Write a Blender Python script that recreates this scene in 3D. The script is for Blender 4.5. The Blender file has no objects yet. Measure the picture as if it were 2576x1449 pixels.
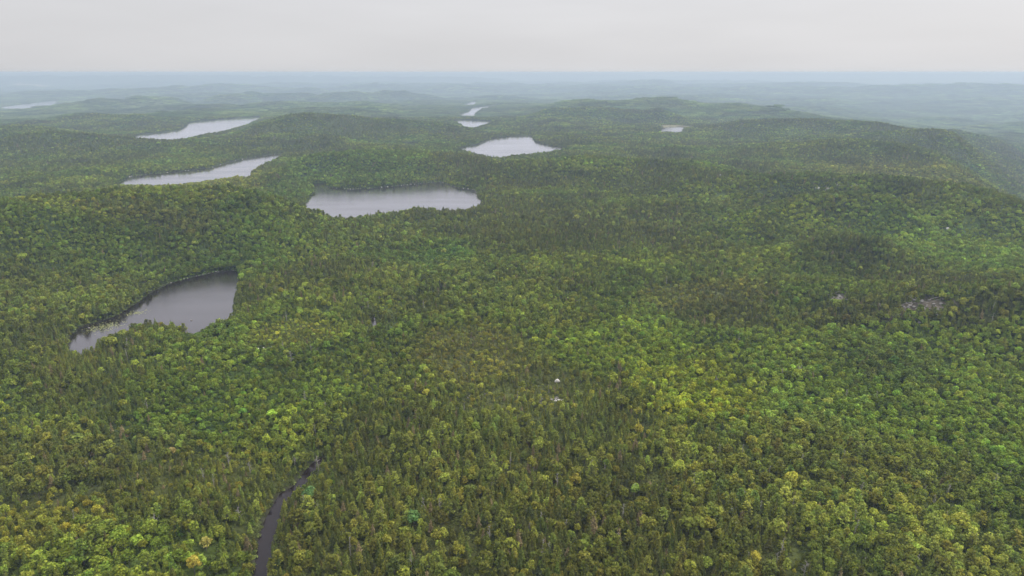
import bpy, math, random
import numpy as np
from mathutils import Vector, Matrix

R = math.radians
rng = np.random.default_rng(7)
random.seed(7)
scene = bpy.context.scene
COL = scene.collection

# ------------------------------------------------------------------ camera
CAM_H = 200.0
IMG_W, IMG_H = 2576.0, 1449.0
HALF = 0.75                                   # tan of half the horizontal angle (24 mm on 36 mm)
PITCH = math.atan((724.5 - 181.5) / IMG_W * 2 * HALF)
cam_data = bpy.data.cameras.new("camera")
cam_data.lens = 24.0
cam_data.sensor_width = 36.0
cam_data.clip_start = 1.0
cam_data.clip_end = 120000.0
cam = bpy.data.objects.new("camera", cam_data)
cam.location = (0, 0, CAM_H)
cam.rotation_euler = (math.pi / 2 - PITCH, 0, 0)
COL.objects.link(cam)
scene.camera = cam

# ------------------------------------------------------------------ world and sun
SUN_EL, SUN_AZ = 48.0, 62.0                   # azimuth clockwise from +Y (the view direction)
world = bpy.data.worlds.new("World")
scene.world = world
world.use_nodes = True
wn, wl = world.node_tree.nodes, world.node_tree.links
wn.clear()
w_out = wn.new("ShaderNodeOutputWorld")
w_bg = wn.new("ShaderNodeBackground")
w_bg.inputs["Strength"].default_value = 0.1
sky = wn.new("ShaderNodeTexSky")
sky.sky_type = 'NISHITA'
sky.sun_disc = False
sky.sun_elevation = R(SUN_EL)
sky.sun_rotation = R(SUN_AZ)
sky.dust_density = 4.0
sky.altitude = 200
# high even overcast over the clear sky: pale grey, a little brighter upwards and towards the sun side
tc = wn.new("ShaderNodeTexCoord")
sep = wn.new("ShaderNodeSeparateXYZ")
wl.new(tc.outputs["Generated"], sep.inputs[0])
ramp = wn.new("ShaderNodeValToRGB")
ramp.color_ramp.elements[0].position = 0.0
ramp.color_ramp.elements[0].color = (0.434, 0.434, 0.444, 1)
ramp.color_ramp.elements[1].position = 1.0
ramp.color_ramp.elements[1].color = (1.36, 1.34, 1.33, 1)
for pos_, c_ in ((0.2, (0.490, 0.488, 0.508, 1)), (0.5, (0.87, 0.86, 0.88, 1))):
    e = ramp.color_ramp.elements.new(pos_)
    e.color = c_
wl.new(sep.outputs["Z"], ramp.inputs[0])
side = wn.new("ShaderNodeMapRange")
side.inputs["From Min"].default_value = -0.6
side.inputs["From Max"].default_value = 0.6
side.inputs["To Min"].default_value = 0.96
side.inputs["To Max"].default_value = 1.07
wl.new(sep.outputs["X"], side.inputs["Value"])
cmap = wn.new("ShaderNodeMapping")
cmap.inputs["Scale"].default_value = (1.3, 1.3, 9.0)
wl.new(tc.outputs["Generated"], cmap.inputs["Vector"])
cn = wn.new("ShaderNodeTexNoise")
cn.inputs["Scale"].default_value = 2.2
cn.inputs["Detail"].default_value = 5.0
wl.new(cmap.outputs[0], cn.inputs["Vector"])
cr = wn.new("ShaderNodeMapRange")
cr.inputs["From Min"].default_value = 0.3
cr.inputs["From Max"].default_value = 0.7
cr.inputs["To Min"].default_value = 9.7
cr.inputs["To Max"].default_value = 10.5
wl.new(cn.outputs["Fac"], cr.inputs["Value"])
mul1 = wn.new("ShaderNodeMath"); mul1.operation = 'MULTIPLY'
wl.new(side.outputs[0], mul1.inputs[0]); wl.new(cr.outputs[0], mul1.inputs[1])
vm = wn.new("ShaderNodeVectorMath"); vm.operation = 'SCALE'
wl.new(ramp.outputs["Color"], vm.inputs[0]); wl.new(mul1.outputs[0], vm.inputs["Scale"])
mixw = wn.new("ShaderNodeMix"); mixw.data_type = 'RGBA'
mixw.inputs["Factor"].default_value = 0.94
wl.new(sky.outputs[0], mixw.inputs[6]); wl.new(vm.outputs[0], mixw.inputs[7])
wl.new(mixw.outputs[2], w_bg.inputs["Color"])
wl.new(w_bg.outputs[0], w_out.inputs["Surface"])

sun_data = bpy.data.lights.new("sun", 'SUN')
sun_data.energy = 1.5
sun_data.angle = R(10)
sun_data.color = (1.0, 0.93, 0.80)
sun = bpy.data.objects.new("sun", sun_data)
_d = Vector((math.sin(R(SUN_AZ)) * math.cos(R(SUN_EL)), math.cos(R(SUN_AZ)) * math.cos(R(SUN_EL)), math.sin(R(SUN_EL))))
sun.rotation_euler = _d.to_track_quat('Z', 'Y').to_euler()
sun.location = (0, 0, 400)
COL.objects.link(sun)

scene.view_settings.view_transform = 'Standard'
scene.view_settings.look = 'None'
scene.view_settings.gamma = 1.0
scene.view_settings.use_curve_mapping = False
scene.view_settings.exposure = 0.66
scene.render.engine = 'CYCLES'
cy = scene.cycles
cy.max_bounces = 6
cy.diffuse_bounces = 3
cy.glossy_bounces = 2
cy.transmission_bounces = 3
cy.volume_bounces = 3
cy.use_denoising = True
cy.use_adaptive_sampling = False
try:
    cy.denoiser = 'OPENIMAGEDENOISE'
    cy.denoising_prefilter = 'ACCURATE'
    cy.denoising_input_passes = 'RGB_ALBEDO_NORMAL'
except Exception:
    pass
HAZE_DENSITY = 1.6e-4
HAZE_COLOR = (0.395, 0.50, 0.68)

# ------------------------------------------------------------------ picture <-> ground
sp, cp = math.sin(PITCH), math.cos(PITCH)

def rays(u, v):
    u = np.asarray(u, float); v = np.asarray(v, float)
    x = (u - IMG_W / 2) / IMG_W * 2 * HALF
    y = -(v - IMG_H / 2) / IMG_W * 2 * HALF
    return np.stack([x, cp + y * sp, -sp + y * cp], -1)

def at_z(u, v, z=0.0):
    """where the line of sight (u, v) meets the level z"""
    d = rays(u, v)
    t = (z - CAM_H) / d[..., 2]
    return d[..., 0] * t, d[..., 1] * t

def at_d(u, v, D):
    """the point on the line of sight (u, v) at the horizontal distance D"""
    d = rays(u, v)
    t = D / np.hypot(d[..., 0], d[..., 1])
    return d[..., 0] * t, d[..., 1] * t, CAM_H + d[..., 2] * t

def project(x, y, z):
    dz = z - CAM_H
    f = y * cp - dz * sp
    up = y * sp + dz * cp
    f = np.maximum(f, 1e-3)
    return IMG_W / 2 + x / f * IMG_W / (2 * HALF), IMG_H / 2 - up / f * IMG_W / (2 * HALF), f

# ------------------------------------------------------------------ noise
def vnoise(x, y, seed):
    T = np.random.default_rng(seed).random((256, 256))
    xi = np.floor(x).astype(np.int64); yi = np.floor(y).astype(np.int64)
    fx = x - xi; fy = y - yi
    fx = fx * fx * (3 - 2 * fx); fy = fy * fy * (3 - 2 * fy)
    a = T[xi & 255, yi & 255]; b = T[(xi + 1) & 255, yi & 255]
    c = T[xi & 255, (yi + 1) & 255]; d = T[(xi + 1) & 255, (yi + 1) & 255]
    return (a * (1 - fx) + b * fx) * (1 - fy) + (c * (1 - fx) + d * fx) * fy

def fbm(x, y, seed, octaves=4, gain=0.5):
    s = 0.0; amp = 1.0; tot = 0.0
    for k in range(octaves):
        a = 0.6 * k + seed
        xr = x * math.cos(a) - y * math.sin(a); yr = x * math.sin(a) + y * math.cos(a)
        s = s + amp * vnoise(xr * 2 ** k + 17.3 * k, yr * 2 ** k - 9.1 * k, seed + k)
        tot += amp; amp *= gain
    return s / tot * 2 - 1

def smooth(a, b, x):
    t = np.clip((x - a) / (b - a), 0, 1)
    return t * t * (3 - 2 * t)

def drop(r):
    """the land falls away gently beyond the near lakes"""
    return 130 * smooth(1800, 9000, r)

# ------------------------------------------------------------------ water outlines
# (u, v) along the water's edge; a trailing 1 marks the near side, where the edge seen is the top of the trees in front
POND = [(172, 862, 1), (172, 848), (192, 827), (236, 812), (290, 795), (335, 767), (378, 738), (425, 713), (488, 696), (556, 682), (588, 680),
        (600, 688), (592, 715, 1), (584, 750, 1), (578, 775, 1), (560, 792, 1), (528, 806, 1), (500, 822, 1), (484, 832, 1), (466, 816, 1),
        (432, 806, 1), (372, 806, 1), (325, 822, 1), (250, 846, 1), (200, 870, 1)]
MIDDLE = [(757, 541, 1), (778, 502), (790, 482), (776, 467), (812, 464), (828, 474), (890, 479), (962, 474), (1042, 466), (1108, 461), (1126, 467),
          (1148, 475), (1192, 480), (1204, 500), (1214, 514), (1165, 522, 1), (1110, 522, 1), (1050, 519, 1), (990, 529, 1), (930, 539, 1), (884, 553, 1), (830, 549, 1)]
NARROW = [(290, 458, 1), (330, 446), (400, 438), (470, 431), (532, 423), (585, 408), (640, 397), (712, 388), (690, 399, 1), (655, 412, 1),
          (632, 424, 1), (624, 440, 1), (590, 440, 1), (545, 446, 1), (480, 456, 1), (380, 461, 1)]
UPPER = [(344, 342), (400, 336), (456, 328), (471, 318), (480, 310), (560, 302), (658, 297), (622, 310, 1), (560, 327, 1), (500, 338, 1), (440, 353, 1), (352, 356, 1)]
ROUND = [(1150, 379), (1200, 365), (1238, 351), (1290, 345), (1340, 346), (1345, 358), (1372, 366), (1434, 378), (1345, 384, 1), (1290, 387, 1), (1250, 395, 1), (1205, 385, 1)]
CHAIN_A = [(1142, 306), (1178, 304), (1243, 308), (1215, 312, 1), (1185, 318, 1), (1165, 313, 1)]
CHAIN_B = [(1155, 287), (1180, 281), (1186, 275), (1220, 271), (1262, 267), (1230, 274), (1200, 279), (1190, 288, 1), (1170, 288, 1)]
CHAIN_C = [(1166, 265), (1195, 259), (1192, 266), (1178, 269), (1168, 273), (1163, 269)]
FAR_LEFT = [(4, 269), (60, 264), (142, 258), (128, 266, 1), (70, 271, 1), (10, 271, 1)]
SLIVER = [(1008, 361), (1030, 359), (1062, 360), (1035, 363, 1)]
MARSH_POOL = [(1660, 326), (1680, 321), (1722, 320), (1716, 328, 1), (1690, 331, 1), (1664, 330, 1)]
CREEK_LINE = [(644, 1510, 43), (660, 1410, 40), (672, 1345, 40), (684, 1308, 38), (706, 1265, 32), (722, 1240, 32), (750, 1224, 30), (764, 1206, 27), (778, 1186, 27), (796, 1166, 26), (812, 1150, 11)]
STREAM_LINE = [(946, 828, 8), (938, 800, 12), (925, 797, 8), (908, 788, 7), (908, 775, 7), (925, 762, 7), (950, 747, 7), (978, 744, 5)]
BEND_LINE = [(1152, 606, 8), (1160, 590, 9), (1182, 566, 10)]

def grow_outline(pts, far_up, stretch=1.0):
    m = sum(p[1] for p in pts) / len(pts)
    return [(p[0], m + (p[1] - m) * stretch - (0 if len(p) > 2 else far_up)) + tuple(p[2:]) for p in pts]

MIDDLE, NARROW, UPPER, ROUND = grow_outline(MIDDLE, 3), grow_outline(NARROW, 2), grow_outline(UPPER, 2.5), grow_outline(ROUND, 2.5)
CHAIN_A, CHAIN_B, CHAIN_C = grow_outline(CHAIN_A, 1, 1.25), grow_outline(CHAIN_B, 1, 1.35), grow_outline(CHAIN_C, 1, 1.4)
FAR_LEFT = grow_outline(FAR_LEFT, 1, 1.4)

def outline(pts, level, h=8.5):
    out = []
    for p in pts:
        z = level + (h if len(p) > 2 else 0.0)
        x, y = at_z(p[0], p[1], z)
        out.append((float(x), float(y)))
    return np.array(out)

def ribbon(line, level):
    left, right = [], []
    for u, v, w in line:
        x0, y0 = at_z(u - w / 2, v, level); x1, y1 = at_z(u + w / 2, v, level)
        left.append((float(x0), float(y0))); right.append((float(x1), float(y1)))
    return np.array(left + right[::-1])

def wiggle(P, step, amp, seed):
    """resample a closed outline with small natural irregularities"""
    out = []
    n = len(P)
    for i in range(n):
        p0, p1, p2, p3 = P[i - 1], P[i], P[(i + 1) % n], P[(i + 2) % n]
        L = np.hypot(*(p2 - p1)); k = max(1, int(L / step))
        for j in range(k):
            t = j / k
            q = 0.5 * ((2 * p1) + (-p0 + p2) * t + (2 * p0 - 5 * p1 + 4 * p2 - p3) * t * t + (-p0 + 3 * p1 - 3 * p2 + p3) * t ** 3)
            lin = p1 + (p2 - p1) * t
            out.append(0.55 * q + 0.45 * lin)
    out = np.array(out)
    out[:, 0] += amp * fbm(out[:, 0] / (step * 3), out[:, 1] / (step * 3), seed, 3)
    out[:, 1] += amp * fbm(out[:, 0] / (step * 3), out[:, 1] / (step * 3), seed + 40, 3)
    return out

WATERS = []   # (name, outline, level, bank slope)
for name, pts, level, st, am in (("pond", POND, 0, 6, 2.0), ("lake", MIDDLE, 0, 9, 3.0), ("lake", NARROW, 0, 12, 4), ("lake", UPPER, 0, 25, 8),
                                 ("lake", ROUND, 0, 18, 8), ("lake", CHAIN_A, 0, 30, 10), ("lake", CHAIN_B, 0, 40, 14), ("lake", CHAIN_C, 0, 40, 10),
                                 ("lake", FAR_LEFT, 0, 50, 16), ("pond", SLIVER, 0, 20, 3), ("pond", MARSH_POOL, 2, 20, 12)):
    for _ in range(6):                        # farther lakes lie as low as the land round them
        mid = outline(pts, level).mean(0)
        level = 0.5 * level - 0.5 * float(drop(np.hypot(*mid)))
    WATERS.append((name, wiggle(outline(pts, level), st, am, 3 + len(WATERS)), level))
for line, lv in ((CREEK_LINE, 0.0), (STREAM_LINE, 2.0), (BEND_LINE, 2.0)):
    WATERS.append(("creek", wiggle(ribbon(line, lv), 4, 0.8, 31), lv))

def poly_sdf(x, y, P):
    """signed distance to a closed outline: negative inside"""
    d2 = np.full(x.shape, 1e18); inside = np.zeros(x.shape, bool)
    n = len(P)
    for i in range(n):
        ax, ay = P[i]; bx, by = P[(i + 1) % n]
        ex, ey = bx - ax, by - ay
        L = ex * ex + ey * ey + 1e-12
        t = np.clip(((x - ax) * ex + (y - ay) * ey) / L, 0, 1)
        d2 = np.minimum(d2, (x - ax - t * ex) ** 2 + (y - ay - t * ey) ** 2)
        c = (ay > y) != (by > y)
        with np.errstate(divide='ignore', invalid='ignore'):
            xc = ax + (y - ay) / (by - ay + 1e-30) * ex
        inside ^= c & (x < xc)
    d = np.sqrt(d2)
    return np.where(inside, -d, d)

def water_sdf(x, y, reach=140.0, shore=False):
    best = np.full(x.shape, 1e6); lvl = np.zeros(x.shape); wide = np.full(x.shape, 55.0)
    for name, P, level in WATERS:
        rc = 55.0 if name == "creek" else max(55.0, (0.075 if P[:, 1].mean() < 4500 else 0.12) * float(np.hypot(*P.mean(0))))
        reach = max(reach, rc * 1.05) if shore else reach
        lo, hi = P.min(0) - reach, P.max(0) + reach
        m = (x > lo[0]) & (x < hi[0]) & (y > lo[1]) & (y < hi[1])
        if not m.any():
            continue
        d = poly_sdf(x[m], y[m], P)
        b = best[m]; l = lvl[m]; wd_ = wide[m]
        k = d < b
        b[k] = d[k]; l[k] = level; wd_[k] = rc
        best[m] = b; lvl[m] = l; wide[m] = wd_
    return (best, lvl, wide) if shore else (best, lvl)

# ------------------------------------------------------------------ terrain height
TREE = 9.0
# crest lines as seen (u, v, distance) with the width of the slope; heights follow from the line of sight, less the trees on top
CRESTS = [
    ([(-300, 498, 900), (60, 484, 920), (250, 473, 930), (480, 459, 940), (570, 460, 935), (610, 470, 910)], 170),
    ([(690, 400, 1440), (780, 384, 1450), (900, 376, 1460), (1040, 375, 1460), (1150, 384, 1440)], 170),
    ([(1250, 404, 1340), (1400, 395, 1350), (1500, 388, 1350), (1640, 398, 1320), (1760, 402, 1320)], 170),
    ([(560, 335, 2350), (640, 306, 2420), (700, 288, 2460), (775, 276, 2500), (860, 282, 2500), (930, 300, 2450)], 330),
    ([(930, 304, 2500), (1000, 297, 2520), (1080, 301, 2480)], 200),
    ([(1350, 254, 4300), (1420, 248, 4300), (1540, 250, 4250), (1650, 244, 4300), (1800, 252, 4200), (1920, 265, 4000), (1985, 274, 3900)], 700),
    ([(1905, 266, 3800), (1955, 257, 3800), (1985, 270, 3750)], 130),
    ([(1400, 272, 3300), (1500, 268, 3300), (1640, 274, 3250)], 240),
    ([(1700, 300, 2600), (1900, 291, 2650), (2140, 290, 2650), (2250, 300, 2550)], 320),
    ([(2270, 318, 2300), (2350, 308, 2280), (2440, 338, 2200)], 220),
    ([(1980, 352, 1900), (2100, 340, 1900), (2260, 346, 1850)], 190),
    ([(1760, 424, 1200), (1930, 432, 1160), (2080, 427, 1160), (2300, 438, 1140), (2420, 454, 1120), (2500, 478, 1080)], 150),
    ([(1900, 524, 920), (2040, 480, 990), (2150, 474, 1000), (2220, 484, 980)], 90),
    ([(1960, 704, 630), (2080, 692, 640), (2250, 704, 630), (2420, 700, 635), (2700, 694, 640)], 90),
    ([(2030, 604, 780), (2120, 582, 800), (2210, 592, 790)], 70),
    ([(1450, 524, 960), (1600, 504, 1000), (1750, 502, 1000)], 130),
    ([(100, 330, 2250), (220, 322, 2250), (300, 332, 2200)], 220),
    ([(1755, 222, 11500), (1860, 220, 11600), (2100, 221, 11600), (2330, 214, 11800), (2576, 214, 12000), (3100, 214, 12000)], 1700),
    ([(1520, 226, 10400), (1600, 223, 10600), (1660, 226, 10500)], 450),
    ([(150, 270, 5600), (200, 254, 6000), (300, 245, 6300), (410, 246, 6500)], 420),
    ([(250, 232, 10000), (420, 222, 11000), (560, 213, 12000), (680, 218, 12000)], 900),
    ([(560, 240, 7500), (640, 232, 8000), (760, 234, 8000)], 350),
    ([(820, 236, 7600), (980, 230, 8200), (1060, 234, 8200)], 420),
    ([(-300, 318, 2700), (20, 312, 2700), (100, 320, 2600)], 300),
    ([(900, 212, 14000), (1200, 209, 14400), (1400, 212, 14000)], 900),
    ([(-400, 192, 21000), (300, 189, 21500), (800, 191, 21500), (1200, 196, 20500)], 2200),
    ([(-800, 185.5, 33000), (380, 184.5, 33500), (760, 185, 33000), (1300, 188, 30000), (1560, 189, 30000)], 4500),
    ([(1800, 188, 30000), (2150, 185.5, 31000), (2500, 184.5, 31500), (3200, 185, 32000)], 4000),
]
_crest_xyz = []
for pts, w in CRESTS:
    A = np.array(pts, float)
    x, y, z = at_d(A[:, 0], A[:, 1], A[:, 2])
    _crest_xyz.append((np.stack([x, y, z - TREE + drop(A[:, 2])], 1), w * 0.62))

def crest_field(x, y):
    acc = np.zeros(x.shape)
    wob = fbm(x / 260, y / 260, 91, 3) * 0.22
    for P, w in _crest_xyz:
        lo, hi = P[:, :2].min(0) - 3 * w, P[:, :2].max(0) + 3 * w
        m = (x > lo[0]) & (x < hi[0]) & (y > lo[1]) & (y < hi[1])
        if not m.any():
            continue
        xm, ym = x[m], y[m]
        bd = np.full(xm.shape, 1e18); bz = np.zeros(xm.shape)
        for i in range(len(P) - 1):
            ex, ey = P[i + 1, 0] - P[i, 0], P[i + 1, 1] - P[i, 1]
            t = np.clip(((xm - P[i, 0]) * ex + (ym - P[i, 1]) * ey) / (ex * ex + ey * ey), 0, 1)
            d2 = (xm - P[i, 0] - t * ex) ** 2 + (ym - P[i, 1] - t * ey) ** 2
            k = d2 < bd
            bd[k] = d2[k]
            bz[k] = (P[i, 2] + t * (P[i + 1, 2] - P[i, 2]))[k]
        h = np.maximum(bz, 0) * np.exp(-bd / (w * w) * (1 + wob[m]))
        acc[m] += h ** 5
    return acc ** 0.2

def valley(x, y):
    """the wide hollow that opens behind the upland on the right"""
    cx, cy_, _ = at_d(2560, 300, 5600.0)
    a = math.atan2(1.0, -0.10)
    dx, dy = x - cx, y - cy_
    lx = dx * 0.93 - dy * 0.36
    ly = dx * 0.36 + dy * 0.93
    g = np.exp(-(np.maximum(0, -lx) / 1100) ** 2) * np.exp(-(np.abs(ly) / 3000) ** 3)
    q = x / np.maximum(y, 1.0)
    arm = smooth(0.58, 0.84, q) * smooth(1050, 2200, np.hypot(x, y)) * (1 - smooth(4200, 6500, np.hypot(x, y))) * (y > 0)
    return np.maximum(105 * g, 150 * arm)

def height(x, y, sdf=None):
    r = np.hypot(x, y)
    if sdf is None:
        sdf, lvl, wide = water_sdf(x, y, shore=True)
    else:
        sdf, lvl, wide = sdf
    b = 4.0 + 3.0 * fbm(x / 160, y / 160, 5, 4) + 1.0 * fbm(x / 30, y / 30, 8, 2)
    b = b + smooth(700, 1900, r) * 26 * fbm(x / 380, y / 420, 12, 4)
    b = b + smooth(2200, 5000, r) * 75 * fbm(x / 950, y / 480, 15, 5)
    b = b + smooth(6000, 12000, r) * 190 * fbm(x / 2600, y / 1500, 21, 5)
    b = b + smooth(450, 1000, r) * 13 * fbm(x / 120, y / 120, 27, 3)
    b = b + smooth(14000, 22000, r) * 60 * fbm(x / 1700, y / 3000, 29, 3)
    # gentle rise of the ground to the right of the picture
    b = b + 8 * smooth(100, 600, x) * smooth(300, 600, y) * (1 - smooth(900, 1500, y))
    b = np.where(b < 1.2, 1.2 + 0.15 * (b - 1.2), b)
    cf = crest_field(x, y)
    z = (np.maximum(b, 0.1) ** 3 + cf ** 3) ** (1 / 3)
    z = z + smooth(14, 40, cf) * 3.0 * fbm(x / 55, y / 55, 33, 3) + 0.42 * cf * smooth(1800, 3000, r) * fbm(x / 190, y / 150, 39, 3)
    z = z - valley(x, y) - drop(r)
    z = np.where((r > 9000) & (z > 110), 110 + (z - 110) * 0.35, z)
    # banks: the ground runs down under every outline of water
    near = np.clip(sdf / wide, 0, 1) ** np.where(wide > 60, 1.6, 1.0)
    bank = lvl + np.clip(sdf * 0.22, -2.5, np.where(wide > 110, 3.0, 12.0))
    z = np.where(sdf < wide, np.minimum(z * near + bank * (1 - near), np.maximum(z, bank)), z)
    z = np.where(sdf < 0, bank, z)
    return z

def hit(u, v, up=2.0):
    """where the line of sight (u, v) first comes within UP metres of the ground"""
    D = np.geomspace(190.0, 30000.0, 420)
    x, y, z = at_d(np.full(420, float(u)), np.full(420, float(v)), D)
    g = z - (height(x, y) + up)
    k = int(np.argmax(g < 0)) if (g < 0).any() else 419
    if k == 0:
        return float(x[0]), float(y[0])
    t = g[k - 1] / (g[k - 1] - g[k])
    return float(x[k - 1] + (x[k] - x[k - 1]) * t), float(y[k - 1] + (y[k] - y[k - 1]) * t)

# ------------------------------------------------------------------ materials
def new_mat(name):
    m = bpy.data.materials.new(name)
    m.use_nodes = True
    m.node_tree.nodes.clear()
    return m, m.node_tree.nodes, m.node_tree.links

def leaf_material(name, transl=0.3, spread=0.55, gain=2.25):
    m, n, l = new_mat(name)
    out = n.new("ShaderNodeOutputMaterial")
    at = n.new("ShaderNodeAttribute"); at.attribute_type = 'INSTANCER'; at.attribute_name = "tint"
    geo = n.new("ShaderNodeNewGeometry")
    mr = n.new("ShaderNodeMapRange")
    mr.inputs["To Min"].default_value = 1 - spread; mr.inputs["To Max"].default_value = 1 + spread
    l.new(geo.outputs["Random Per Island"], mr.inputs["Value"])
    sc = n.new("ShaderNodeVectorMath"); sc.operation = 'SCALE'
    l.new(at.outputs["Vector"], sc.inputs[0]); l.new(mr.outputs[0], sc.inputs["Scale"])
    mr.inputs["To Min"].default_value *= gain; mr.inputs["To Max"].default_value *= gain
    hue = n.new("ShaderNodeHueSaturation")
    mh = n.new("ShaderNodeMapRange"); mh.inputs["To Min"].default_value = 0.485; mh.inputs["To Max"].default_value = 0.515
    wn_ = n.new("ShaderNodeTexWhiteNoise"); wn_.noise_dimensions = '1D'
    l.new(geo.outputs["Random Per Island"], wn_.inputs["W"])
    l.new(wn_.outputs["Value"], mh.inputs["Value"])
    l.new(mh.outputs[0], hue.inputs["Hue"]); l.new(sc.outputs[0], hue.inputs["Color"])
    pb = n.new("ShaderNodeBsdfPrincipled")
    pb.inputs["Roughness"].default_value = 0.55
    pb.inputs["Specular IOR Level"].default_value = 0.12
    l.new(hue.outputs[0], pb.inputs["Base Color"])
    tr = n.new("ShaderNodeBsdfTranslucent")
    l.new(hue.outputs[0], tr.inputs["Color"])
    mx = n.new("ShaderNodeMixShader"); mx.inputs[0].default_value = transl
    l.new(pb.outputs[0], mx.inputs[1]); l.new(tr.outputs[0], mx.inputs[2])
    l.new(mx.outputs[0], out.inputs["Surface"])
    return m

def plain_material(name, c0, c1, scale=3.0, rough=0.9, bump=0.0, detail=4.0):
    m, n, l = new_mat(name)
    out = n.new("ShaderNodeOutputMaterial")
    pb = n.new("ShaderNodeBsdfPrincipled"); pb.inputs["Roughness"].default_value = rough
    pb.inputs["Specular IOR Level"].default_value = 0.2
    tcx = n.new("ShaderNodeTexCoord")
    nz = n.new("ShaderNodeTexNoise"); nz.inputs["Scale"].default_value = scale; nz.inputs["Detail"].default_value = detail
    l.new(tcx.outputs["Object"], nz.inputs["Vector"])
    rp = n.new("ShaderNodeValToRGB")
    rp.color_ramp.elements[0].position = 0.35; rp.color_ramp.elements[1].position = 0.65
    rp.color_ramp.elements[0].color = (*c0, 1); rp.color_ramp.elements[1].color = (*c1, 1)
    l.new(nz.outputs["Fac"], rp.inputs[0]); l.new(rp.outputs[0], pb.inputs["Base Color"])
    if bump:
        bp = n.new("ShaderNodeBump"); bp.inputs["Strength"].default_value = bump
        l.new(nz.outputs["Fac"], bp.inputs["Height"]); l.new(bp.outputs[0], pb.inputs["Normal"])
    l.new(pb.outputs[0], out.inputs["Surface"])
    return m

M_LEAF = leaf_material("broadleaf foliage", 0.32, 0.5)
M_NEEDLE = leaf_material("needle foliage", 0.15, 0.5)
M_BARK = plain_material("bark", (0.07, 0.06, 0.05), (0.17, 0.15, 0.13), 2.0)
M_DEAD = plain_material("weathered dead wood", (0.20, 0.185, 0.17), (0.36, 0.335, 0.31), 2.0)
M_ROCK = plain_material("granite", (0.15, 0.14, 0.13), (0.28, 0.265, 0.25), 0.8, bump=0.5)
M_PALE_ROCK = plain_material("pale granite", (0.42, 0.40, 0.38), (0.62, 0.60, 0.57), 0.8, bump=0.4)
M_LILY = plain_material("lily pads", (0.12, 0.15, 0.05), (0.24, 0.24, 0.09), 0.6, rough=0.4)
M_WALL = plain_material("white paint", (0.75, 0.75, 0.74), (0.8, 0.8, 0.79), 0.3)
M_ROOF = plain_material("grey roofing", (0.3, 0.3, 0.31), (0.36, 0.36, 0.37), 0.3)

def ground_material():
    m, n, l = new_mat("forest floor")
    out = n.new("ShaderNodeOutputMaterial")
    pb = n.new("ShaderNodeBsdfPrincipled"); pb.inputs["Roughness"].default_value = 0.95
    pb.inputs["Specular IOR Level"].default_value = 0.1
    at = n.new("ShaderNodeAttribute"); at.attribute_name = "cover"
    geo = n.new("ShaderNodeNewGeometry")
    nz = n.new("ShaderNodeTexNoise"); nz.inputs["Scale"].default_value = 0.35; nz.inputs["Detail"].default_value = 6
    l.new(geo.outputs["Position"], nz.inputs["Vector"])
    nz2 = n.new("ShaderNodeTexNoise"); nz2.inputs["Scale"].default_value = 0.03; nz2.inputs["Detail"].default_value = 5
    l.new(geo.outputs["Position"], nz2.inputs["Vector"])
    mr = n.new("ShaderNodeMapRange"); mr.inputs["From Min"].default_value = 0.3; mr.inputs["From Max"].default_value = 0.7
    mr.inputs["To Min"].default_value = 0.6; mr.inputs["To Max"].default_value = 1.4
    l.new(nz.outputs["Fac"], mr.inputs["Value"])
    mr2 = n.new("ShaderNodeMapRange"); mr2.inputs["From Min"].default_value = 0.3; mr2.inputs["From Max"].default_value = 0.7
    mr2.inputs["To Min"].default_value = 0.75; mr2.inputs["To Max"].default_value = 1.25
    l.new(nz2.outputs["Fac"], mr2.inputs["Value"])
    mm = n.new("ShaderNodeMath"); mm.operation = 'MULTIPLY'
    l.new(mr.outputs[0], mm.inputs[0]); l.new(mr2.outputs[0], mm.inputs[1])
    sc = n.new("ShaderNodeVectorMath"); sc.operation = 'SCALE'
    l.new(at.outputs["Color"], sc.inputs[0]); l.new(mm.outputs[0], sc.inputs["Scale"])
    l.new(sc.outputs[0], pb.inputs["Base Color"])
    bp = n.new("ShaderNodeBump"); bp.inputs["Strength"].default_value = 0.6; bp.inputs["Distance"].default_value = 1.5
    l.new(nz.outputs["Fac"], bp.inputs["Height"]); l.new(bp.outputs[0], pb.inputs["Normal"])
    l.new(pb.outputs[0], out.inputs["Surface"])
    return m

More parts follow.
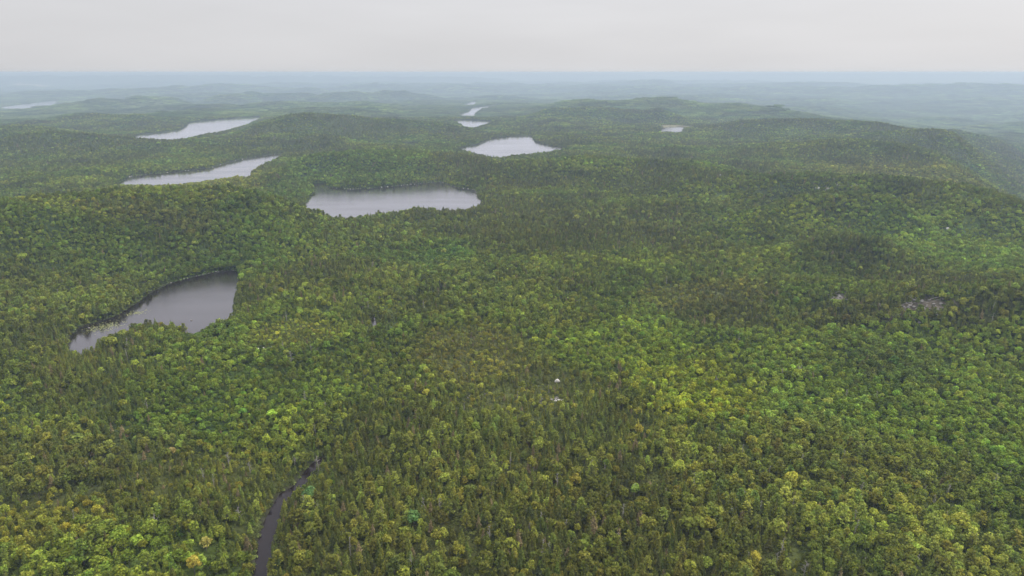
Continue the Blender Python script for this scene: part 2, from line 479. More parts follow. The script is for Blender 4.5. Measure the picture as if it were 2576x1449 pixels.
def water_material(name, rough, lo, hi, curve, body):
    m, n, l = new_mat(name)
    out = n.new("ShaderNodeOutputMaterial")
    df = n.new("ShaderNodeBsdfDiffuse"); df.inputs["Color"].default_value = (*body, 1)
    gl = n.new("ShaderNodeBsdfGlossy"); gl.inputs["Roughness"].default_value = rough
    gl.inputs["Color"].default_value = (0.97, 0.95, 1.0, 1)
    geo = n.new("ShaderNodeNewGeometry")
    big = n.new("ShaderNodeTexNoise"); big.inputs["Scale"].default_value = 0.012; big.inputs["Detail"].default_value = 3
    l.new(geo.outputs["Position"], big.inputs["Vector"])
    mp = n.new("ShaderNodeMapping"); mp.inputs["Scale"].default_value = (0.7, 1.3, 1)
    mp.inputs["Rotation"].default_value = (0, 0, R(25))
    l.new(geo.outputs["Position"], mp.inputs["Vector"])
    rip = n.new("ShaderNodeTexNoise"); rip.inputs["Scale"].default_value = 1.6; rip.inputs["Detail"].default_value = 3
    l.new(mp.outputs[0], rip.inputs["Vector"])
    mr = n.new("ShaderNodeMapRange"); mr.inputs["From Min"].default_value = 0.35; mr.inputs["From Max"].default_value = 0.65
    mr.inputs["To Min"].default_value = lo; mr.inputs["To Max"].default_value = hi
    l.new(big.outputs["Fac"], mr.inputs["Value"])
    bp = n.new("ShaderNodeBump"); bp.inputs["Distance"].default_value = 0.15
    l.new(mr.outputs[0], bp.inputs["Strength"]); l.new(rip.outputs["Fac"], bp.inputs["Height"])
    l.new(bp.outputs[0], gl.inputs["Normal"])
    # how much the surface mirrors at each angle: little from above, nearly all at a glancing view
    lw = n.new("ShaderNodeLayerWeight"); lw.inputs["Blend"].default_value = 0.5
    rp = n.new("ShaderNodeValToRGB")
    els = rp.color_ramp.elements
    els[0].position, els[1].position = 0.0, 1.0
    els[0].color = (0.03, 0.03, 0.03, 1); els[1].color = (1, 1, 1, 1)
    for p, q in curve:
        c = els.new(p); c.color = (q, q, q, 1)
    l.new(lw.outputs["Facing"], rp.inputs[0])
    # wind lanes: ruffled strips that mirror a little less than the calm between them
    lane_m = n.new("ShaderNodeMapping"); lane_m.inputs["Rotation"].default_value = (0, 0, R(-12)); lane_m.inputs["Scale"].default_value = (0.006, 0.03, 1)
    l.new(geo.outputs["Position"], lane_m.inputs["Vector"])
    lane = n.new("ShaderNodeTexNoise"); lane.inputs["Scale"].default_value = 1.0; lane.inputs["Detail"].default_value = 4
    l.new(lane_m.outputs[0], lane.inputs["Vector"])
    lr = n.new("ShaderNodeMapRange"); lr.inputs["From Min"].default_value = 0.35; lr.inputs["From Max"].default_value = 0.65
    lr.inputs["To Min"].default_value = 0.94; lr.inputs["To Max"].default_value = 1.04
    l.new(lane.outputs["Fac"], lr.inputs["Value"])
    lm = n.new("ShaderNodeMath"); lm.operation = 'MULTIPLY'; lm.use_clamp = True
    l.new(rp.outputs[0], lm.inputs[0]); l.new(lr.outputs[0], lm.inputs[1])
    mx = n.new("ShaderNodeMixShader")
    l.new(lm.outputs[0], mx.inputs[0]); l.new(df.outputs[0], mx.inputs[1]); l.new(gl.outputs[0], mx.inputs[2])
    l.new(mx.outputs[0], out.inputs["Surface"])
    return m

M_GROUND = ground_material()
M_WATER = water_material("still dark water", 0.11, 0.10, 0.3, ((0.36, 0.024), (0.5, 0.045), (0.62, 0.18), (0.76, 0.38), (0.9, 0.7)), (0.012, 0.008, 0.008))
M_LAKE = water_material("wind ruffled lake water", 0.12, 0.08, 0.25, ((0.5, 0.1), (0.66, 0.3), (0.80, 0.56), (0.86, 0.70), (0.92, 0.90)), (0.014, 0.011, 0.011))

def mesh_from(name, V, F, mats, mat_idx=None, smooth_shade=False):
    me = bpy.data.meshes.new(name)
    me.from_pydata([tuple(v) for v in V], [], [tuple(f) for f in F])
    for m in mats:
        me.materials.append(m)
    if mat_idx is not None:
        me.polygons.foreach_set("material_index", np.asarray(mat_idx, dtype=np.int32))
    if smooth_shade:
        me.polygons.foreach_set("use_smooth", np.ones(len(F), dtype=bool))
    me.update()
    return me

def link(name, me, parent=None):
    o = bpy.data.objects.new(name, me)
    COL.objects.link(o)
    if parent is not None:
        o.parent = parent
    return o

# ------------------------------------------------------------------ stands: where which trees grow
# (u, v, half width, half depth) of a patch on the ground: species weights (spruce, broadleaf, pine), tone, height factor, density
def patch(u, v, ru, rv, mix, tone, hf=1.0, dens=1.0, amt=1.0):
    x, y = hit(u, v, 5.0)
    xa, ya = hit(u, v + rv, 5.0); xb, yb = hit(u, max(v - rv, 200), 5.0)
    rx = math.hypot(x, y) * ru / IMG_W * 2 * HALF
    da, db = math.hypot(xa, ya), math.hypot(xb, yb)
    ry = max(0.2 * rx, min(0.5 * abs(db - da), 3.0 * rx))
    return dict(x=x, y=y, rx=rx, ry=ry, mix=mix, tone=np.array(tone), hf=hf, dens=dens, amt=amt)

DARK_GREEN = (0.040, 0.078, 0.022); MID_GREEN = (0.062, 0.102, 0.026); BRIGHT = (0.098, 0.138, 0.026); YELLOW = (0.150, 0.172, 0.028)
OLIVE = (0.054, 0.068, 0.019); BROWN_OLIVE = (0.062, 0.066, 0.020); LIGHT_OLIVE = (0.095, 0.112, 0.036); GREYGREEN = (0.06, 0.072, 0.034)
STANDS = [
    patch(2420, 1010, 330, 260, (0.05, 0.92, 0.03), (0.057, 0.093, 0.019), 0.85, 1.25, 1.0),
    patch(2200, 850, 380, 90, (0.1, 0.85, 0.05), (0.060, 0.094, 0.020), 0.85, 1.2, 0.9),
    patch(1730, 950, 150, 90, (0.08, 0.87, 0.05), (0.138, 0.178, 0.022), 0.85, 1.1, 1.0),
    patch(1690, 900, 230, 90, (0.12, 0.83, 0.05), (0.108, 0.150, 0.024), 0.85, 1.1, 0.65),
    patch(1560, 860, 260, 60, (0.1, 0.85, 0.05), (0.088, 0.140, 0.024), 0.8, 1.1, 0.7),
    patch(1500, 1330, 760, 230, (0.72, 0.18, 0.10), BROWN_OLIVE, 1.12, 1.0, 0.9),
    patch(2050, 1180, 330, 130, (0.15, 0.50, 0.35), (0.088, 0.108, 0.030), 1.05, 1.0, 0.9),
    patch(2450, 1400, 180, 80, (0.35, 0.45, 0.2), LIGHT_OLIVE, 1.15, 1.0, 0.8),
    patch(430, 1060, 170, 80, (0.1, 0.88, 0.02), (0.042, 0.076, 0.019), 0.7, 1.3, 0.9),
    patch(640, 960, 330, 70, (0.2, 0.75, 0.05), (0.056, 0.090, 0.019), 0.65, 1.3, 0.8),
    patch(160, 1180, 240, 130, (0.55, 0.30, 0.15), (0.066, 0.076, 0.030), 1.1, 1.0, 0.9),
    patch(500, 1180, 240, 60, (0.75, 0.23, 0.02), (0.070, 0.078, 0.022), 0.62, 1.35, 0.9),
    patch(120, 1290, 190, 60, (0.5, 0.48, 0.02), (0.105, 0.112, 0.024), 0.65, 1.3, 0.8),
    patch(330, 1390, 300, 70, (0.30, 0.66, 0.04), (0.080, 0.122, 0.024), 1.15, 1.0, 0.7),
    patch(740, 830, 110, 38, (0.5, 0.5, 0.0), (0.096, 0.112, 0.028), 0.48, 1.1, 0.9),
    patch(1200, 880, 170, 70, (0.5, 0.5, 0.0), (0.098, 0.100, 0.034), 0.52, 1.0, 0.85),
    patch(1290, 1000, 190, 45, (0.45, 0.55, 0.0), (0.088, 0.098, 0.032), 0.55, 0.9, 0.8),
    patch(1780, 740, 170, 40, (0.55, 0.45, 0.0), (0.095, 0.100, 0.040), 0.55, 0.95, 0.8),
    patch(1120, 650, 70, 50, (0.05, 0.93, 0.02), (0.036, 0.078, 0.023), 1.0, 1.1, 1.0),
    patch(980, 760, 40, 16, (0.3, 0.7, 0.0), (0.10, 0.13, 0.03), 0.35, 0.9, 1.0),
    patch(150, 500, 160, 14, (0.2, 0.8, 0.0), (0.10, 0.125, 0.032), 0.7, 1.0, 0.9),
    patch(480, 462, 170, 9, (0.2, 0.8, 0.0), (0.110, 0.128, 0.030), 0.7, 1.0, 0.9),
    patch(300, 640, 330, 60, (0.15, 0.82, 0.03), (0.046, 0.076, 0.022), 0.85, 1.1, 0.8),
    patch(250, 740, 270, 50, (0.2, 0.55, 0.25), (0.075, 0.100, 0.032), 1.2, 1.0, 0.8),
    patch(430, 545, 180, 30, (0.55, 0.40, 0.05), (0.062, 0.070, 0.032), 1.0, 1.0, 0.8),
    patch(700, 520, 110, 28, (0.1, 0.9, 0.0), (0.050, 0.092, 0.024), 1.0, 1.1, 0.8),
    patch(880, 560, 200, 25, (0.3, 0.5, 0.2), (0.066, 0.094, 0.030), 1.25, 1.0, 0.8),
    patch(1150, 700, 260, 55, (0.4, 0.45, 0.15), (0.060, 0.080, 0.030), 1.15, 1.0, 0.6),
    patch(2120, 600, 110, 34, (0.7, 0.25, 0.05), (0.036, 0.052, 0.022), 1.1, 1.1, 0.95),
    patch(2000, 440, 120, 16, (0.6, 0.4, 0.0), (0.036, 0.056, 0.024), 1.0, 1.1, 0.8),
    patch(2280, 440, 220, 8, (0.3, 0.7, 0.0), (0.115, 0.125, 0.038), 0.7, 1.0, 0.6),
    patch(2400, 620, 190, 60, (0.1, 0.9, 0.0), (0.070, 0.120, 0.028), 0.8, 1.1, 0.8),
    patch(2480, 560, 120, 24, (0.1, 0.9, 0.0), (0.066, 0.105, 0.034), 0.8, 1.1, 0.8),
    patch(1760, 500, 180, 24, (0.2, 0.7, 0.1), (0.085, 0.118, 0.030), 0.9, 1.0, 0.7),
    patch(1500, 560, 260, 30, (0.55, 0.4, 0.05), (0.056, 0.070, 0.030), 1.05, 1.0, 0.7),
    patch(2160, 780, 150, 34, (0.75, 0.2, 0.05), (0.052, 0.056, 0.024), 1.0, 1.0, 0.9),
    patch(2480, 760, 150, 40, (0.7, 0.25, 0.05), (0.046, 0.052, 0.022), 1.0, 1.0, 0.9),
    patch(1820, 790, 130, 34, (0.75, 0.22, 0.03), (0.056, 0.062, 0.026), 0.9, 1.0, 0.8),
    patch(2260, 910, 90, 50, (0.4, 0.6, 0.0), (0.036, 0.058, 0.020), 1.0, 1.1, 0.8),
    patch(880, 400, 180, 22, (0.15, 0.83, 0.02), (0.048, 0.090, 0.028), 1.0, 1.0, 0.8),
    patch(1700, 318, 40, 6, (0.5, 0.5, 0.0), (0.13, 0.13, 0.07), 0.12, 0.5, 1.0),
]

def stand_at(x, y):
    """species weights, tone, height factor and density at each place"""
    n = len(x)
    r = np.hypot(x, y)
    a = fbm(x / 120, y / 120, 51, 4)          # conifer against broadleaf
    b = fbm(x / 75, y / 75, 57, 4)            # tone
    c = fbm(x / 200, y / 200, 63, 3)          # pine share
    con = np.clip(0.48 + 1.1 * a, 0.06, 0.92)
    pine = np.clip(0.10 + 0.35 * c, 0.02, 0.3)
    W = np.stack([con * (1 - pine), 1 - con, con * pine + 0.03], 1)
    tone = np.empty((n, 3))
    g = smooth(-0.45, 0.5, b)[:, None]
    dry = smooth(-0.2, 0.55, fbm(x / 150, y / 150, 69, 3))[:, None]
    base_c = np.array(OLIVE) * (1 - dry) + np.array(BROWN_OLIVE) * dry
    base_b = np.array(DARK_GREEN) * (1 - g) + np.array(BRIGHT) * 0.85 * g
    tone[:] = base_c * con[:, None] + base_b * (1 - con[:, None])
    hf = 0.9 + 0.22 * fbm(x / 90, y / 90, 73, 3)
    dens = np.ones(n)
    edge = fbm(x / 38, y / 38, 77, 3)
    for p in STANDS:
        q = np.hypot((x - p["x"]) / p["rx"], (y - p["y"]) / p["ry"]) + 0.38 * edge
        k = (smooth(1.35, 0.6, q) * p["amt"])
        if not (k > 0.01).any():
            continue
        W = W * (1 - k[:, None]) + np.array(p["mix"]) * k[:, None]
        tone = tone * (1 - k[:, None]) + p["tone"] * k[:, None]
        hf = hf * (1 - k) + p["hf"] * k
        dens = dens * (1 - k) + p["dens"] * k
    return W / W.sum(1, keepdims=True), tone, hf, dens

# ------------------------------------------------------------------ the ground: one sheet out to the horizon
az = np.concatenate([np.linspace(R(-52), R(52), 780), np.linspace(R(52), R(308), 60)[1:-1]])
rad = np.concatenate([[0.0, 40.0, 90.0, 140.0], np.geomspace(170.0, 44000.0, 560)])
AZ, RD = np.meshgrid(az, rad)
GX, GY = (np.sin(AZ) * RD).ravel(), (np.cos(AZ) * RD).ravel()
g_sdf = water_sdf(GX, GY, shore=True)
GZ = height(GX, GY, g_sdf)
na, nr = len(az), len(rad)
ii = (np.arange(nr - 1)[:, None] * na + np.arange(na)[None, :])
jj = (np.arange(nr - 1)[:, None] * na + (np.arange(na)[None, :] + 1) % na)
FQ = np.stack([ii, jj, jj + na, ii + na], -1).reshape(-1, 4)
FQ = FQ[na:]                                    # leave out the collapsed first ring
gm = bpy.data.meshes.new("ground")
gm.vertices.add(len(GX))
gm.vertices.foreach_set("co", np.stack([GX, GY, GZ], 1).astype(np.float32).ravel())
gm.loops.add(FQ.size)
gm.loops.foreach_set("vertex_index", FQ[:, ::-1].astype(np.int32).ravel())
gm.polygons.add(len(FQ))
gm.polygons.foreach_set("loop_start", (np.arange(len(FQ)) * 4).astype(np.int32))
gm.polygons.foreach_set("use_smooth", np.ones(len(FQ), bool))
gm.update(calc_edges=True)
# what covers the ground: moss and low shrubs near, closed forest far off, sedge round the marsh pool, bare soil
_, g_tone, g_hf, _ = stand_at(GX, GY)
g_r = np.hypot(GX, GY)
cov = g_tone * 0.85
far_t = smooth(10000, 17000, g_r)[:, None]
fn = fbm(GX / 700, GY / 700, 101, 5)[:, None]
cov = cov * (1 - far_t) + (np.array((0.042, 0.062, 0.030)) * (1 + 0.55 * fn)) * far_t
def ground_patch(u, v, ru, rv, color, z=4.0):
    global cov
    x, y = hit(u, v, 1.0)
    rx = math.hypot(x, y) * ru / IMG_W * 2 * HALF
    ya, yb = hit(u, v + rv, 1.0)[1], hit(u, v - rv, 1.0)[1]
    ry = max(0.35 * rx, min(0.5 * abs(yb - ya), 4 * rx))
    q = np.hypot((GX - x) / rx, (GY - y) / ry) + 0.3 * fbm(GX / rx * 3, GY / rx * 3, 111, 3)
    k = smooth(1.1, 0.8, q)[:, None]
    cov = cov * (1 - k) + np.array(color) * k
ground_patch(1697, 318, 32, 8, (0.17, 0.16, 0.10))
ground_patch(82, 213, 34, 1.6, (0.42, 0.36, 0.33), 20)
ground_patch(2300, 208, 200, 1.2, (0.12, 0.15, 0.07), 20)
for u_, v_, a_, b_ in ((2110, 748, 40, 12), (2310, 770, 90, 16)):
    ground_patch(u_, v_, a_, b_, (0.10, 0.085, 0.065))
wet = smooth(5, 0.5, g_sdf[0])[:, None]
cov = cov * (1 - wet) + np.array((0.032, 0.032, 0.018)) * wet
at = gm.attributes.new("cover", 'FLOAT_COLOR', 'POINT')
at.data.foreach_set("color", np.concatenate([cov, np.ones((len(cov), 1))], 1).astype(np.float32).ravel())
gm.materials.append(M_GROUND)
ground = link("ground", gm)
ground["kind"] = "structure"

# ------------------------------------------------------------------ water surfaces
import bmesh
for name, P, level in WATERS:
    bm = bmesh.new()
    vs = [bm.verts.new((p[0], p[1], level)) for p in P]
    f = bm.faces.new(vs)
    if f.normal.z < 0 or sum(P[i][0] * P[(i + 1) % len(P)][1] - P[(i + 1) % len(P)][0] * P[i][1] for i in range(len(P))) < 0:
        f.normal_flip()
    bmesh.ops.triangulate(bm, faces=[f])
    me = bpy.data.meshes.new(name)
    bm.to_mesh(me); bm.free()
    me.materials.append(M_LAKE if name == "lake" else M_WATER)
    o = link(name, me)
    o["kind"] = "structure"

# ------------------------------------------------------------------ tree shapes
class MB:
    def __init__(s):
        s.V = []; s.F = []; s.M = []
    def quad(s, a, b, c, d, m=0):
        i = len(s.V); s.V += [a, b, c, d]; s.F.append((i, i + 1, i + 2, i + 3)); s.M.append(m)
    def fold(s, a, b, c, d, m=0):
        """a leaf spray folded along a-c"""
        i = len(s.V); s.V += [a, b, c, d]; s.F += [(i, i + 1, i + 2), (i, i + 2, i + 3)]; s.M += [m, m]
    def tube(s, pts, radii, sides=5, m=0):
        base = len(s.V)
        for p, r in zip(pts, radii):
            for k in range(sides):
                a = 2 * math.pi * k / sides
                s.V.append((p[0] + r * math.cos(a), p[1] + r * math.sin(a), p[2]))
        for j in range(len(pts) - 1):
            for k in range(sides):
                k2 = (k + 1) % sides
                s.F.append((base + j * sides + k, base + j * sides + k2, base + (j + 1) * sides + k2, base + (j + 1) * sides + k)); s.M.append(m)
    def stick(s, a, b, ra, rb, m=0, sides=3):
        a = Vector(a); b = Vector(b); d = (b - a).normalized()
        u = d.orthogonal().normalized(); w = d.cross(u)
        base = len(s.V)
        for p, r in ((a, ra), (b, rb)):
            for k in range(sides):
                t = 2 * math.pi * k / sides
                s.V.append(tuple(p + u * (r * math.cos(t)) + w * (r * math.sin(t))))
        for k in range(sides):
            k2 = (k + 1) % sides
            s.F.append((base + k, base + k2, base + sides + k2, base + sides + k)); s.M.append(m)
    def add(s, o, m):
        i = len(s.V); s.V += o.V; s.F += [tuple(k + i for k in f) for f in o.F]; s.M += [m] * len(o.F)

def leaf(mb, c, n, size, rnd):
    """one leafy spray: an uneven folded quad about c, facing n"""
    n = Vector(n).normalized()
    u = n.orthogonal().normalized(); w = n.cross(u)
    a = rnd.uniform(0, 6.283)
    u, w = u * math.cos(a) + w * math.sin(a), w * math.cos(a) - u * math.sin(a)
    c = Vector(c)
    k = size * rnd.uniform(0.7, 1.25)
    lift = n * (k * rnd.uniform(-0.1, 0.35))
    mb.fold(tuple(c - u * k * 0.6), tuple(c + w * k * rnd.uniform(0.3, 0.5) + lift), tuple(c + u * k * 0.6), tuple(c - w * k * rnd.uniform(0.3, 0.5) + lift))

def broadleaf(seed, h=8.0, rad=2.4, lobes=17, sprays=26):
    rnd = random.Random(seed)
    crown, wood = MB(), MB()
    lean = (rnd.uniform(-0.3, 0.3), rnd.uniform(-0.3, 0.3))
    cz = h * 0.64
    wood.tube([(0, 0, -0.6), (lean[0] * 0.3, lean[1] * 0.3, h * 0.3), (lean[0], lean[1], h * 0.8)], [0.17, 0.12, 0.04], 5)
    for k in range(lobes):
        t = (k + 0.5) / lobes
        el = math.asin(-0.35 + 1.33 * t)
        a = k * 2.39996 + rnd.uniform(-0.5, 0.5)
        q = rnd.uniform(0.55, 1.0)
        lc = Vector((lean[0] + rad * q * math.cos(el) * math.cos(a) * 0.85, lean[1] + rad * q * math.cos(el) * math.sin(a) * 0.85, cz + h * 0.33 * q * math.sin(el)))
        lr = rad * rnd.uniform(0.30, 0.48)
        if k % 2 == 0:
            wood.stick((lean[0] * 0.5, lean[1] * 0.5, h * rnd.uniform(0.3, 0.5)), tuple(lc), 0.06, 0.02)
        for j in range(sprays):
            d = Vector((rnd.gauss(0, 1), rnd.gauss(0, 1), rnd.gauss(0.35, 0.9))).normalized()
            p = lc + Vector((d.x * lr, d.y * lr, d.z * lr * 0.75)) * rnd.uniform(0.65, 1.05)
            n = d + Vector((rnd.gauss(0, 0.25), rnd.gauss(0, 0.25), rnd.gauss(0.3, 0.25)))
            leaf(crown, p, n, rnd.uniform(0.55, 0.9), rnd)
    return crown, wood

def spruce(seed, h=8.5, rad=1.55, levels=17, sparse=0.0):
    rnd = random.Random(seed)
    crown, wood = MB(), MB()
    wood.tube([(0, 0, -0.6), (0, 0, h * 0.5), (0, 0, h * 0.98)], [0.14, 0.09, 0.015], 5)
    for k in range(levels):
        t = (k + 0.3) / levels
        z = h * (0.10 + 0.88 * t)
        L0 = rad * (1 - t) ** 0.75 + 0.12
        nb = max(3, int(6.5 - 3 * t))
        a0 = rnd.uniform(0, 6.28)
        for j in range(nb):
            if rnd.random() < sparse:
                continue
            a = a0 + 6.283 * j / nb + rnd.uniform(-0.25, 0.25)
            L = L0 * rnd.uniform(0.72, 1.22)
            ca, sa = math.cos(a), math.sin(a)
            dz = -L * rnd.uniform(0.18, 0.5)
            wdt = L * rnd.uniform(0.30, 0.42) + 0.08
            zz = z + rnd.uniform(-0.12, 0.12)
            p0 = (0.05 * ca, 0.05 * sa, zz + 0.05)
            pm = (0.55 * L * ca, 0.55 * L * sa, zz + 0.25 * dz + 0.1)
            p1 = (L * ca, L * sa, zz + dz)
            sl = (0.62 * L * ca - wdt * sa, 0.62 * L * sa + wdt * ca, zz + 0.62 * dz - 0.14)
            sr = (0.62 * L * ca + wdt * sa, 0.62 * L * sa - wdt * ca, zz + 0.62 * dz - 0.14)
            i = len(crown.V); crown.V += [p0, pm, p1, sl, sr]
            crown.F += [(i, i + 1, i + 3), (i + 1, i + 2, i + 3), (i, i + 4, i + 1), (i + 1, i + 4, i + 2)]; crown.M += [0] * 4
            for s in range(3):
                q = rnd.uniform(0.35, 1.0)
                c = (q * L * ca + rnd.uniform(-0.2, 0.2), q * L * sa + rnd.uniform(-0.2, 0.2), zz + q * dz + rnd.uniform(-0.05, 0.22))
                leaf(crown, c, (ca * 0.6 + rnd.gauss(0, 0.4), sa * 0.6 + rnd.gauss(0, 0.4), 0.8), 0.34 + 0.12 * L, rnd)
    leaf(crown, (0, 0, h * 0.99), (1, 0.2, 0.1), 0.5, rnd)
    leaf(crown, (0, 0, h * 0.99), (0.1, 1, 0.1), 0.5, rnd)
    return crown, wood

def pine(seed, h=10.0, rad=2.3, tiers=9):
    rnd = random.Random(seed)
    crown, wood = MB(), MB()
    wood.tube([(0, 0, -0.6), (0.1, 0, h * 0.5), (0, 0.1, h * 0.97)], [0.2, 0.13, 0.03], 5)
    for k in range(tiers):
        t = (k + 0.2) / tiers
        z = h * (0.30 + 0.68 * t)
        L0 = rad * (1.05 - t) ** 0.7
        nb = rnd.randint(4, 5)
        a0 = rnd.uniform(0, 6.28)
        for j in range(nb):
            a = a0 + 6.283 * j / nb + rnd.uniform(-0.4, 0.4)
            L = L0 * rnd.uniform(0.6, 1.25)
            ca, sa = math.cos(a), math.sin(a)
            rise = L * rnd.uniform(0.02, 0.3)
            wood.stick((0, 0, z), (L * 0.9 * ca, L * 0.9 * sa, z + rise), 0.05, 0.02)
            for s in range(6):
                q = 0.38 + 0.62 * (s + rnd.random()) / 6
                off = rnd.uniform(-0.28, 0.28) * L * q
                c = Vector((q * L * ca - off * sa, q * L * sa + off * ca, z + q * rise + rnd.uniform(0, 0.15)))
                for b in range(3):
                    leaf(crown, c + Vector((rnd.gauss(0, 0.16), rnd.gauss(0, 0.16), rnd.uniform(0, 0.2))), (rnd.gauss(0, 0.45), rnd.gauss(0, 0.45), 1), rnd.uniform(0.42, 0.66), rnd)
    return crown, wood

def snag(seed, h=8.0, spread=1.2):
    rnd = random.Random(seed)
    trunk, limbs = MB(), []
    lx, ly = rnd.uniform(-0.4, 0.4), rnd.uniform(-0.4, 0.4)
    trunk.tube([(0, 0, -0.6), (lx * 0.5, ly * 0.5, h * 0.5), (lx, ly, h)], [0.20, 0.14, 0.05], 6)
    for k in range(16):
        t = rnd.uniform(0.25, 0.97)
        z = h * t
        a = rnd.uniform(0, 6.28); L = spread * (1.15 - t * 0.7) * rnd.uniform(0.5, 1.3)
        b = MB()
        p0 = (lx * t, ly * t, z); p1 = (lx * t + L * math.cos(a), ly * t + L * math.sin(a), z + L * rnd.uniform(0.0, 0.8))
        b.stick(p0, p1, 0.075, 0.04)
        for s in range(2):
            q = rnd.uniform(0.4, 0.8)
            m = tuple(p0[i] + (p1[i] - p0[i]) * q for i in range(3))
            b.stick(m, (m[0] + rnd.uniform(-0.5, 0.5), m[1] + rnd.uniform(-0.5, 0.5), m[2] + rnd.uniform(0.1, 0.6)), 0.045, 0.025)
        limbs.append(b)
    return trunk, limbs

def shrub(seed, rad=1.3):
    rnd = random.Random(seed)
    mb = MB()
    for j in range(70):
        d = Vector((rnd.gauss(0, 1), rnd.gauss(0, 1), abs(rnd.gauss(0, 0.8)))).normalized()
        p = Vector((d.x * rad, d.y * rad, d.z * rad * 0.75)) * rnd.uniform(0.5, 1.05)
        leaf(mb, p, d + Vector((0, 0, 0.6)), rnd.uniform(0.4, 0.65), rnd)
    return mb

KINDS = ("spruce_tree", "broadleaf_tree", "pine_tree")
SHAPES = {
    "spruce_tree": [spruce(s, h, r, lv, spx) for s, h, r, lv, spx in ((1, 6.9, 1.75, 15, 0), (2, 7.4, 1.55, 16, 0.05), (3, 6.3, 1.95, 13, 0), (4, 7.2, 1.3, 15, 0.12), (5, 7.0, 1.75, 14, 0.2))],
    "broadleaf_tree": [broadleaf(s, h, r, lo) for s, h, r, lo in ((11, 6.6, 2.3, 17), (12, 7.2, 2.0, 16), (13, 6.2, 2.6, 18), (14, 6.8, 1.8, 13), (15, 6.4, 2.2, 12), (16, 7.4, 2.6, 20))],
    "pine_tree": [pine(s, h, r) for s, h, r in ((21, 8.4, 2.4), (22, 7.8, 2.1), (23, 8.9, 2.7))],
}
LEAF_MAT = {"spruce_tree": M_NEEDLE, "broadleaf_tree": M_LEAF, "pine_tree": M_NEEDLE}

crown_mesh, trunk_mesh, whole_col = {}, {}, {}
for kind in KINDS:
    crown_mesh[kind] = []; trunk_mesh[kind] = []
    col = bpy.data.collections.new(kind + " shapes")       # source shapes for the mass of the forest; not part of the scene itself
    for i, (cr_, wd) in enumerate(SHAPES[kind]):
        crown_mesh[kind].append(mesh_from("crown", cr_.V, cr_.F, [LEAF_MAT[kind]]))
        trunk_mesh[kind].append(mesh_from("trunk", wd.V, wd.F, [M_BARK]))
        both = MB(); both.add(wd, 1); both.add(cr_, 0)
        me = mesh_from("tree", both.V, both.F, [LEAF_MAT[kind], M_BARK], both.M)
        col.objects.link(bpy.data.objects.new("%s_shape_%d" % (kind, i), me))
    whole_col[kind] = col

shrub_col = bpy.data.collections.new("shrub shapes")
for i in range(4):
    s_ = shrub(40 + i, 1.1 + 0.15 * i)
    shrub_col.objects.link(bpy.data.objects.new("shrub_shape_%d" % i, mesh_from("shrub", s_.V, s_.F, [M_LEAF])))

# far woods: squares of small simple trees
def wood_square(seed, size, n, h):
    rnd = random.Random(seed)
    mb = MB()
    for k in range(n):
        x, y = rnd.uniform(-size / 2, size / 2), rnd.uniform(-size / 2, size / 2)
        hh = h * rnd.uniform(0.65, 1.25)
        if rnd.random() < 0.5:
            r = rnd.uniform(1.2, 1.8)
            for lv in range(3):
                z0 = hh * (0.12 + 0.27 * lv); z1 = min(hh, z0 + hh * 0.45); rr = r * (1 - 0.28 * lv)
                a = rnd.uniform(0, 6.28); i = len(mb.V)
                mb.V.append((x, y, z1))
                for q in range(5):
                    t = a + q * 1.2566
                    mb.V.append((x + rr * rnd.uniform(0.75, 1.2) * math.cos(t), y + rr * rnd.uniform(0.75, 1.2) * math.sin(t), z0 + rnd.uniform(-0.3, 0.3)))
                for q in range(5):
                    mb.F.append((i, i + 1 + q, i + 1 + (q + 1) % 5)); mb.M.append(0)
        else:
            r = rnd.uniform(1.6, 2.7)
            for j in range(14):
                d = Vector((rnd.gauss(0, 1), rnd.gauss(0, 1), rnd.gauss(0.5, 0.8))).normalized()
                p = Vector((x + d.x * r, y + d.y * r, hh * 0.62 + d.z * hh * 0.34))
                leaf(mb, p, d + Vector((0, 0, 0.3)), rnd.uniform(1.3, 2.0), rnd)
    return mb

far_col = bpy.data.collections.new("far wood shapes")
for i in range(5):
    q_ = wood_square(70 + i, 46.0, 130, 7.5)
    far_col.objects.link(bpy.data.objects.new("wood_shape_%d" % i, mesh_from("wood", q_.V, q_.F, [M_LEAF])))

# ------------------------------------------------------------------ where the trees stand
def scatter(r0, r1, step, half_az=47.0, jitter=0.46):
    A = R(half_az)
    xs = np.arange(-r1 * math.sin(A), r1 * math.sin(A) + step, step)
    ys = np.arange(r0 * math.cos(A) - step, r1 + step, step * 0.9)
    X, Y = np.meshgrid(xs, ys)
    X = X + (np.arange(len(ys)) % 2)[:, None] * step * 0.5
    X = X + rng.uniform(-jitter, jitter, X.shape) * step
    Y = Y + rng.uniform(-jitter, jitter, Y.shape) * step
    X, Y = X.ravel(), Y.ravel()
    r = np.hypot(X, Y)
    m = (r >= r0) & (r < r1) & (np.abs(np.arctan2(X, Y)) < A)
    return X[m], Y[m]

ROCKS = []   # bare places kept free of trees: (x, y, radius)
def clear_at(u, v, rad_px, z=4.0):
    x, y = hit(u, v, 1.0)
    ROCKS.append((x, y, math.hypot(x, y) * rad_px / IMG_W * 2 * HALF))

